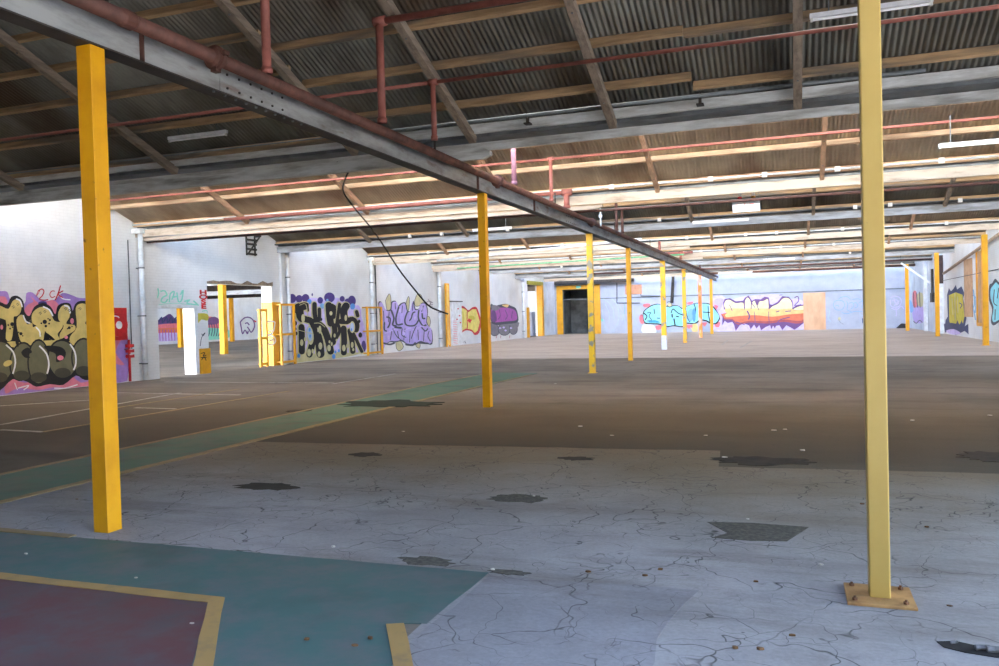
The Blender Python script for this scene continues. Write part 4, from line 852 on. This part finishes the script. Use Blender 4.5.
# brick pier and downpipes
struct('trim_1', mb().box(XL, XL + .12, 19.15, 19.62, 0, 4.6), wall_white)
struct('trim_2', mb().box(XL, XL + .1, 26.06, 26.2, 0, 4.6), wall_white)
def downpipe(y, r, label, z1=4.3, mat=None, dx=.12, offs=True):
    t = thing('downpipe', (XL + dx, y, 0), label, 'pipe')
    mb().tube([(XL + dx, y, .02), (XL + dx, y, z1)], r, 14).build('pipe_run', mat or white_paint, t, smooth=True)
    for z in (.5, 1.9, 3.3): mb().tube([(XL + dx, y, z - .02), (XL + dx, y, z + .02)], r * 1.15, 14).box(XL + .003, XL + dx, y - .02, y + .02, z - .015, z + .015).build('clamp', galv, t)
    mb().box(XL + .02, XL + dx + .16, y - .17, y + .17, z1, z1 + .14).build('rainwater_head', mat or white_paint, t)
downpipe(18.95, .075, 'white round downpipe beside the brick pier on the left wall', dx=.2)
downpipe(26.45, .07, 'pale downpipe behind the yellow pier guard at the wide opening')
downpipe(33.0, .08, 'white downpipe inside the yellow guard between black and lilac graffiti')
downpipe(33.5, .03, 'thin grey conduit pipe right of the white downpipe, behind the guard', mat=galv, dx=.06)
downpipe(40.6, .1, 'white downpipe between the lilac graffiti and the tall yellow post')
downpipe(55.3, .08, 'white downpipe at the far end of the left wall', z1=4.1)
tag(mb().tube([(XL + .05, 18.35, .95), (XL + .05, 18.62, .95), (XL + .05, 18.62, 4.1)], .016, 8).build('conduit', galv, smooth=True), 'thin grey conduit turning round the hose cabinet corner', 'conduit')
tag(mb().box(XL + .002, XL + .02, 60.46, YB - .06, 0.005, 4.3).build('wall_panel', wall_blue_side), 'pale blue grey wall strip between the side opening and the dark doorway', 'wall panel')
# fire hose cabinet
hc = thing('hose_reel_cabinet', (XL, 18.2, 1.27), 'red fire hose reel cabinet on the left wall behind the nearest column', 'cabinet')
redp = M('fire_red_enamel', srgb(205, 36, 40), srgb(180, 28, 34), 5, .4)
mb().box(XL + .01, XL + .06, 17.7, 18.47, 1.22, 2.14).build('back_panel', redp, hc)
mb().tube([(XL + .06, 18.02, 1.65), (XL + .2, 18.02, 1.65)], .33, 24).build('reel', redp, hc, smooth=False)
mb().tube([(XL + .2, 18.02, 1.65), (XL + .215, 18.02, 1.65)], .11, 20).build('hub_disc', white_paint, hc)
lb = Mural(104, 280, 6.055, (0, XL + .2, 1)); lb.line('white', [(40, 232), (50, 222), (66, 218), (84, 222), (92, 230)], 7)
lb.b.build('curved_label', [P[c] for c in lb.cols], hc)
fp = thing('fire_pipe', (XL + .06, 18.45, 0), 'red fire service pipe with valves below the hose reel cabinet', 'pipe')
mb().tube([(XL + .07, 18.5, .02), (XL + .07, 18.5, 1.22)], .035, 10).build('pipe_run', redp, fp, smooth=True)
for z in (.75, .9, 1.05): mb().box(XL + .03, XL + .16, 18.4, 18.6, z - .05, z + .04).build('valve', redp, fp)
for z in (.8, .95): mb().box(XL + .16, XL + .17, 18.42, 18.52, z - .02, z + .01).build('valve_tag', white_paint, fp)
fs = thing('hose_sign', (XL, 17.9, 2.8), 'small red sign high on the wall above the hose cabinet', 'sign')
mb().box(XL, XL + .02, 17.8, 18.0, 2.86, 3.12).build('plate', redp, fs)
# red vertical HOSE lettering between the openings
hs = thing('wall_lettering', (XL, 21.75, 2.15), 'red vertical letter blocks painted on the wall between the two openings', 'sign')
zt = wl(202, 290).z
hgt = .62 / 4
for k, ch in enumerate('HOSE'):
    text(hs, ch, .2, (XL + .012, 21.8, zt - .08 - k * .155), (PI / 2, 0, PI / 2), redp, 'letter', 2.5, .002, .008)
# yellow box and white jamb at the small doorway
yb = mb().box(XL + .0, XL + .09, 21.52, 21.97, .0, .82).build('yellow_kerb_box', gold, bevel=.008)
tag(yb, 'low yellow painted block with black scribble between the two openings', 'block')
m = Mural(104, 280, 6.055, (0, XL + .093, 1))
for a in ([(585, 445), (610, 440), (600, 460), (618, 455)], [(585, 470), (620, 468)], [(590, 485), (605, 465), (618, 488)]): m.line('black', a, 5)
sc_ = m.b; o = sc_.build('scribble', [P['black']]); ol = o.location.copy(); o.parent = yb; o.location = ol - yb.location
m = Mural(104, 280, 6.055, LW)
m.poly('mustard', [(555, 205), (625, 205), (628, 245), (590, 240), (570, 260), (555, 240)])
m.done('yellow paint smear on the wall between the two openings')
m = Mural(104, 280, 6.055, LW)
m.line('dgrey', [(582, 400), (590, 350), (608, 320), (600, 335), (590, 325), (600, 338), (612, 318)], 4)
m.done('dark twig like scribble above the yellow block between the openings')
struct('trim_3', mb().box(XL - .38, XL + .02, 21.34, 21.5, 0, 2.14).box(XL - .3, XL + .01, 19.62, 19.74, 0, 2.16).box(XL - .45, XL + .02, 19.62, 21.5, 2.14, 2.22), white_paint)
# yellow painted pier right of the wide opening
pr_ = mb().prism([(XL + .004, 26.05, .005), (XL + .03, 26.05, .005), (XL + .03, 25.51, .005), (XL - .44, 25.51, .005), (XL - .44, 25.54, .005), (XL + .004, 25.54, .005)], (0, 0, 2.35)).build('painted_pier', gold)
tag(pr_, 'pier painted yellow with white scribble right of the wide opening', 'pier')
m = Mural(200, 270, 6.34, (0, XL + .035, 1))
for a in ([(415, 395), (445, 390), (462, 380)], [(435, 450), (425, 425), (445, 415), (470, 425), (478, 455), (455, 475), (430, 465), (425, 440)], [(445, 450), (462, 440), (470, 465)], [(425, 330), (450, 325), (475, 330)], [(462, 395), (440, 410), (415, 405)], [(475, 330), (466, 385), (445, 415)]): m.line('white', a, 7)
o = m.b.build('scribble', [P[c] for c in m.cols]); ol = o.location.copy(); o.parent = pr_; o.location = ol - pr_.location
hb = thing('broken_bracket', (XL, 24.4, 4.0), 'dark rusty bracket frame high on the wall above the wide opening', 'bracket'); rb = M('rusty_black_metal', srgb(60, 56, 48), srgb(40, 38, 34), 8, .8)
for y in (24.12, 24.6): mb().box(XL + .003, XL + .3, y - .02, y + .02, 4.66, 4.72).box(XL + .003, XL + .05, y - .02, y + .02, 4.0, 4.66).build('arm', rb, hb)
for z in (4.05, 4.22, 4.4, 4.55): mb().box(XL + .05, XL + .1, 24.1, 24.62, z - .035, z + .035).build('slat', rb, hb)
mb().beam((XL + .06, 24.15, 4.05), (XL + .28, 24.55, 4.66), .04, .05).build('brace', rb, hb)
rg = random.Random(3); lp = [(XL + .02, 22 + k * .3, 2.96 + rg.uniform(-.02, .12)) for k in range(13)]
tag(mb().prism([(XL + .01, 22.0, 2.95), (XL + .01, 25.6, 2.95)] + [(XL + .01, p[1], p[2] + .04) for p in reversed(lp)], (.02, 0, 0)).build('chipped_lintel', M('chipped_render', srgb(150, 130, 108), srgb(110, 94, 78), 6, .9)), 'chipped brown lintel edge over the wide opening in the left wall', 'lintel')
# guard frames
def guard(y0, y1, h, dpt, label, rails=(.5,)):
    t = thing('guard_frame', (XL + dpt / 2, (y0 + y1) / 2, 0), label, 'guard frame')
    r = .04; xo = XL + dpt
    for y in (y0, y1):
        mb().box(xo - r, xo + r, y - r, y + r, .01, h).build('post', gold, t)
        for z in (h - r, h * rails[0], .12): mb().box(XL + .02, xo - r, y - r * .7, y + r * .7, z - r * .7, z + r * .7).build('side_arm', gold, t)
    for z in (h - r,) + tuple(h * q for q in rails) + (.12,): mb().box(xo - r, xo + r, y0 + r, y1 - r, z - r, z + r).build('rail', gold, t)
    return t
guard(24.62, 25.0, 2.1, .1, 'narrow yellow guard frame left of the yellow painted pier')
guard(25.7, 26.55, 2.3, .25, 'tall yellow guard frame round the downpipe right of the yellow pier')
guard(32.25, 33.6, 2.2, .25, 'yellow guard frame round the white downpipe right of the black graffiti')
yp = thing('yellow_post', (XL + .25, 41.3, 0), 'tall narrow yellow ladder post beside the fourth downpipe', 'post')
for y in (41.15, 41.55): mb().box(XL + .2, XL + .28, y - .04, y + .04, .01, 3.5).build('stile', gold, yp)
for z in (.8, 1.6, 2.4, 3.46): mb().box(XL + .21, XL + .27, 41.19, 41.51, z - .04, z + .04).build('rung', gold, yp)
mb().box(XL + .26, XL + .275, 41.2, 41.5, .1, 3.4).build('infill', M('smudged_yellow', srgb(240, 200, 110), srgb(226, 150, 80), 2.5, .6), yp)
wb = thing('white_board', (XL, 42.8, 0), 'upright white board with red dashes and ruler ticks, left of the yellow graffiti', 'board')
mb().box(XL + .012, XL + .1, 42.3, 43.75, .01, 2.5).build('panel', white_paint, wb)
mb().box(XL + .004, XL + .16, 42.1, 43.8, 2.5, 2.55).build('ledge', steel_dark, wb)
for k in range(14): mb().box(XL + .1, XL + .105, 42.4, 43.0, .1 + k * .1, .125 + k * .1).build('tick', P['coral'], wb)
for y, z in ((43.0, 1.5), (43.4, 1.7), (43.2, 2.1), (43.5, 1.3)): mb().box(XL + .1, XL + .105, y - .1, y + .12, z - .03, z + .04).build('red_dash', P['red'], wb)
tag(mb().box(XL, XL + .3, 47.1, 47.7, 3.6, 4.0).build('wall_box', steel_dark, bevel=.02), 'small dark box fixed high on the left wall just left of the second column', 'box')
# far end of the left wall: yellow framed side opening, stored things beyond it
ff = thing('door_frame', (XL + .05, 58.5, 0), 'yellow painted frame of the side opening at the far left corner', 'door frame')
mb().box(XL - .3, XL + .12, 60.0, 60.45, 0, 3.95).build('jamb', gold, ff); mb().box(XL - .3, XL + .12, 56.6, 60.45, 3.9, 4.15).build('head', M('olive_yellow_paint', srgb(170, 160, 60), srgb(140, 136, 60), 4, .6), ff)
mb().box(XL - .3, XL + .12, 56.4, 56.75, 0, 2.2).build('jamb', gold, ff)
tag(mb().box(-20.6, -19.2, 61.4, 62.3, 0, 1.9).box(-20.5, -19.3, 61.3, 61.4, 1.0, 1.8).build('stacked_crate', paint('pale_stack', 190, 196, 214), bevel=.05), 'pale stacked crates glimpsed through the far side opening', 'crate')
# dark doorway in the back wall
df = thing('door_frame', (-16.05, YB, 0), 'bright yellow frame round the dark doorway in the far wall', 'door frame')
mb().box(-17.85, -17.35, YB - .08, YB + .2, 0, 3.62).build('jamb', gold, df); mb().box(-14.75, -14.25, YB - .08, YB + .2, 0, 3.62).build('jamb', gold, df)
mb().box(-17.85, -14.25, YB - .08, YB + .2, 3.62, 3.95).build('head', gold, df); mb().box(-16.2, -15.8, YB - .09, YB - .08, 3.68, 3.9).build('green_mark', P['mint'], df)
mb().box(-15.6, -15.45, YB + 1.4, YB + 1.5, 0.01, 2.4).build('inner_post', steel_dark, df)
# things on the back wall
def bw(px, py): return at(px, py, 1, YB)
def board(px0, py0, px1, py1, label, mat=wood_ply, plane='b', th=.03, name='plywood_board'):
    if plane == 'b':
        p, q = bw(px0, py0), bw(px1, py1); b = mb().box(p.x, q.x, YB - th - .01, YB - .01, max(q.z, .005), p.z)
    else:
        p, q = at(px0, py0, 0, XR), at(px1, py1, 0, XR); b = mb().box(XR - th - .01, XR - .01, min(p.y, q.y), max(p.y, q.y), max(q.z, .005), p.z)
    return tag(b.build(name, mat), label, 'board')
board(803, 293, 826, 330.5, 'tall pale plywood board standing against the far wall')
board(625, 285, 642, 294, 'small orange brown board high on the far wall behind the fourth column', M('orange_brown_board', srgb(208, 150, 118), srgb(190, 130, 100), 3, .8))
tag(mb().box(-17.9, XR, YB - .05, YB, 2.78, 2.84).build('wall_rail', galv), 'thin grey rail running along the whole far wall above the graffiti', 'rail')
tag(mb().tube([bw(665, 270) + Vector((0, -.15, 0)), bw(673.5, 272) + Vector((0, -.15, 0)), bw(673, 285) + Vector((0, -.15, 0)), bw(672, 303) + Vector((0, -.15, 0))], .12, 8).build('downpipe', steel_dark), 'thick dark pipe dropping down the far wall behind the fifth column', 'pipe')
for a, lab in (([(617, 283), (617, 303), (640, 303)], 'thin dark conduit bracket on the far wall under the orange board'), ([(641, 294), (641, 296), (660, 296)], 'thin dark conduit turning right beside the orange board')):
    tag(mb().tube([bw(*q) + Vector((0, -.05, 0)) for q in a], .035, 6).build('conduit', steel_dark), lab, 'conduit')
tag(mb().box(-17.9, -11.5, YB - .5, YB, 4.05, 4.3).build('wall_duct', steel_dark), 'long dark duct along the head of the far wall above the doorway', 'duct')
tag(mb().box(-2.0, .9, 62.5, 62.6, 4.35, 4.45).build('wall_duct', steel_dark), 'dark strip duct hanging before the far wall above the orange graffiti', 'duct')
p = bw(903, 327)
tag(mb().add([(p.x - .5, YB - .5, .0), (p.x + .4, YB - .5, 0), (p.x + .4, YB - .1, 0), (p.x - .5, YB - .1, 0), (p.x - .2, YB - .4, .35), (p.x + .2, YB - .4, .32), (p.x + .2, YB - .2, .3), (p.x - .1, YB - .2, .36)], [(0, 3, 2, 1), (4, 5, 6, 7), (0, 1, 5, 4), (1, 2, 6, 5), (2, 3, 7, 6), (3, 0, 4, 7)]).build('rubbish_bag', cable_m, bevel=.08), 'small black heap on the floor in the far right corner', 'bag')
# right wall fittings
board(965, 260, 973.5, 317, 'tall brown board on the right wall right of the mustard graffiti', M('brown_board', srgb(196, 158, 124), srgb(176, 138, 106), 3, .8), 'r', .05)
yf = thing('window_frame', (XR, 40.9, .7), 'yellow edged boarded frame on the right wall behind the nearest right column', 'frame')
a, b_ = at(978, 255, 0, XR), at(984.5, 322, 0, XR)
y0, y1 = min(a.y, b_.y), max(a.y, b_.y)
mb().box(XR - .05, XR, y0, y1, .75, 3.9).build('board', M('brown_board', srgb(196, 158, 124)), yf)
for y in (y0, y1): mb().box(XR - .09, XR - .0, y - .08, y + .08, .65, 4.0).build('side_rail', gold, yf)
mb().box(XR - .09, XR, y0, y1, .6, .75).build('bottom_rail', gold, yf)
tag(mb().box(XR - .25, XR - .005, 50.2, 50.55, 2.75, 4.3).build('dark_casing', M('dark_brown_casing', srgb(74, 52, 48), srgb(56, 40, 38), 4, .7)), 'dark brown casing on the upper right wall beside the blue section', 'casing')
tag(mb().box(XR - .2, XR - .005, 50.22, 50.53, 0, 2.74).build('white_post', white_paint), 'white lower post under the dark brown casing on the right wall', 'post')
tag(mb().tube([(XR - .18, 49.0, 3.25), (XR - .18, 36.5, 4.3)], .07, 8).build('conduit', M('cream_brown_pipe', srgb(170, 146, 124), srgb(140, 118, 98), 4, .7), smooth=True), 'sloping brown pipe on the upper right wall', 'pipe')
tag(mb().tube([(XR - .06, 50, 2.9), (XR - .06, 30, 2.98)], .015, 6).build('conduit', cable_m, smooth=True), 'thin dark cable sagging along the right wall', 'cable')
tag(mb().box(XR - .12, XR, 53.2, 54.0, 1.75, 2.3).box(XR - .08, XR, 53.4, 53.9, 2.3, 3.7).build('wall_box', steel_dark), 'dark electrical box with riser duct on the blue right wall section', 'box')
tag(mb().box(XR - .2, XR - .02, 55.6, 56.0, 0, 4.2).build('white_post', white_paint), 'slim white post against the blue right wall section', 'post')
lt = thing('fallen_batten', (6.0, 50, 3.0), 'white fluorescent tube batten hanging down at a slant near the right wall', 'light')
p, q = at(901, 263, 1, 50.5), at(930, 283, 1, 50.5)
mb().beam(p, q, .09, .1).build('body', batten_m, lt); mb().tube([p + Vector((0, 0, .05)), p + Vector((-.05, 0, .9))], .008, 5).build('hanging_wire', cable_m, lt)
# ------------------------------------------------------------------ light
w = bpy.data.worlds.new('world'); SC.world = w; w.use_nodes = True
nt = w.node_tree; bg = nt.nodes['Background']
sky = nt.nodes.new('ShaderNodeTexSky'); sky.sky_type = 'NISHITA'; sky.sun_disc = False
sky.sun_elevation = math.radians(48); sky.sun_rotation = math.radians(15); sky.air_density = 1.2; sky.dust_density = 1.5
nt.links.new(sky.outputs[0], bg.inputs[0]); bg.inputs[1].default_value = .52
sd = bpy.data.lights.new('sun', 'SUN'); sd.energy = 34.0; sd.angle = math.radians(.5); sd.color = (1, .98, .95)
so = bpy.data.objects.new('sun', sd); COL.objects.link(so)
so.rotation_euler = Vector((-.1, 1.0, 1.2)).to_track_quat('Z', 'Y').to_euler()
SC.view_settings.view_transform = 'Standard'; SC.view_settings.look = 'None'
SC.view_settings.gamma = 1; SC.view_settings.use_curve_mapping = False
SC.view_settings.exposure = EXPO
for o in list(SC.objects):
    if '_o' in o: del o['_o']
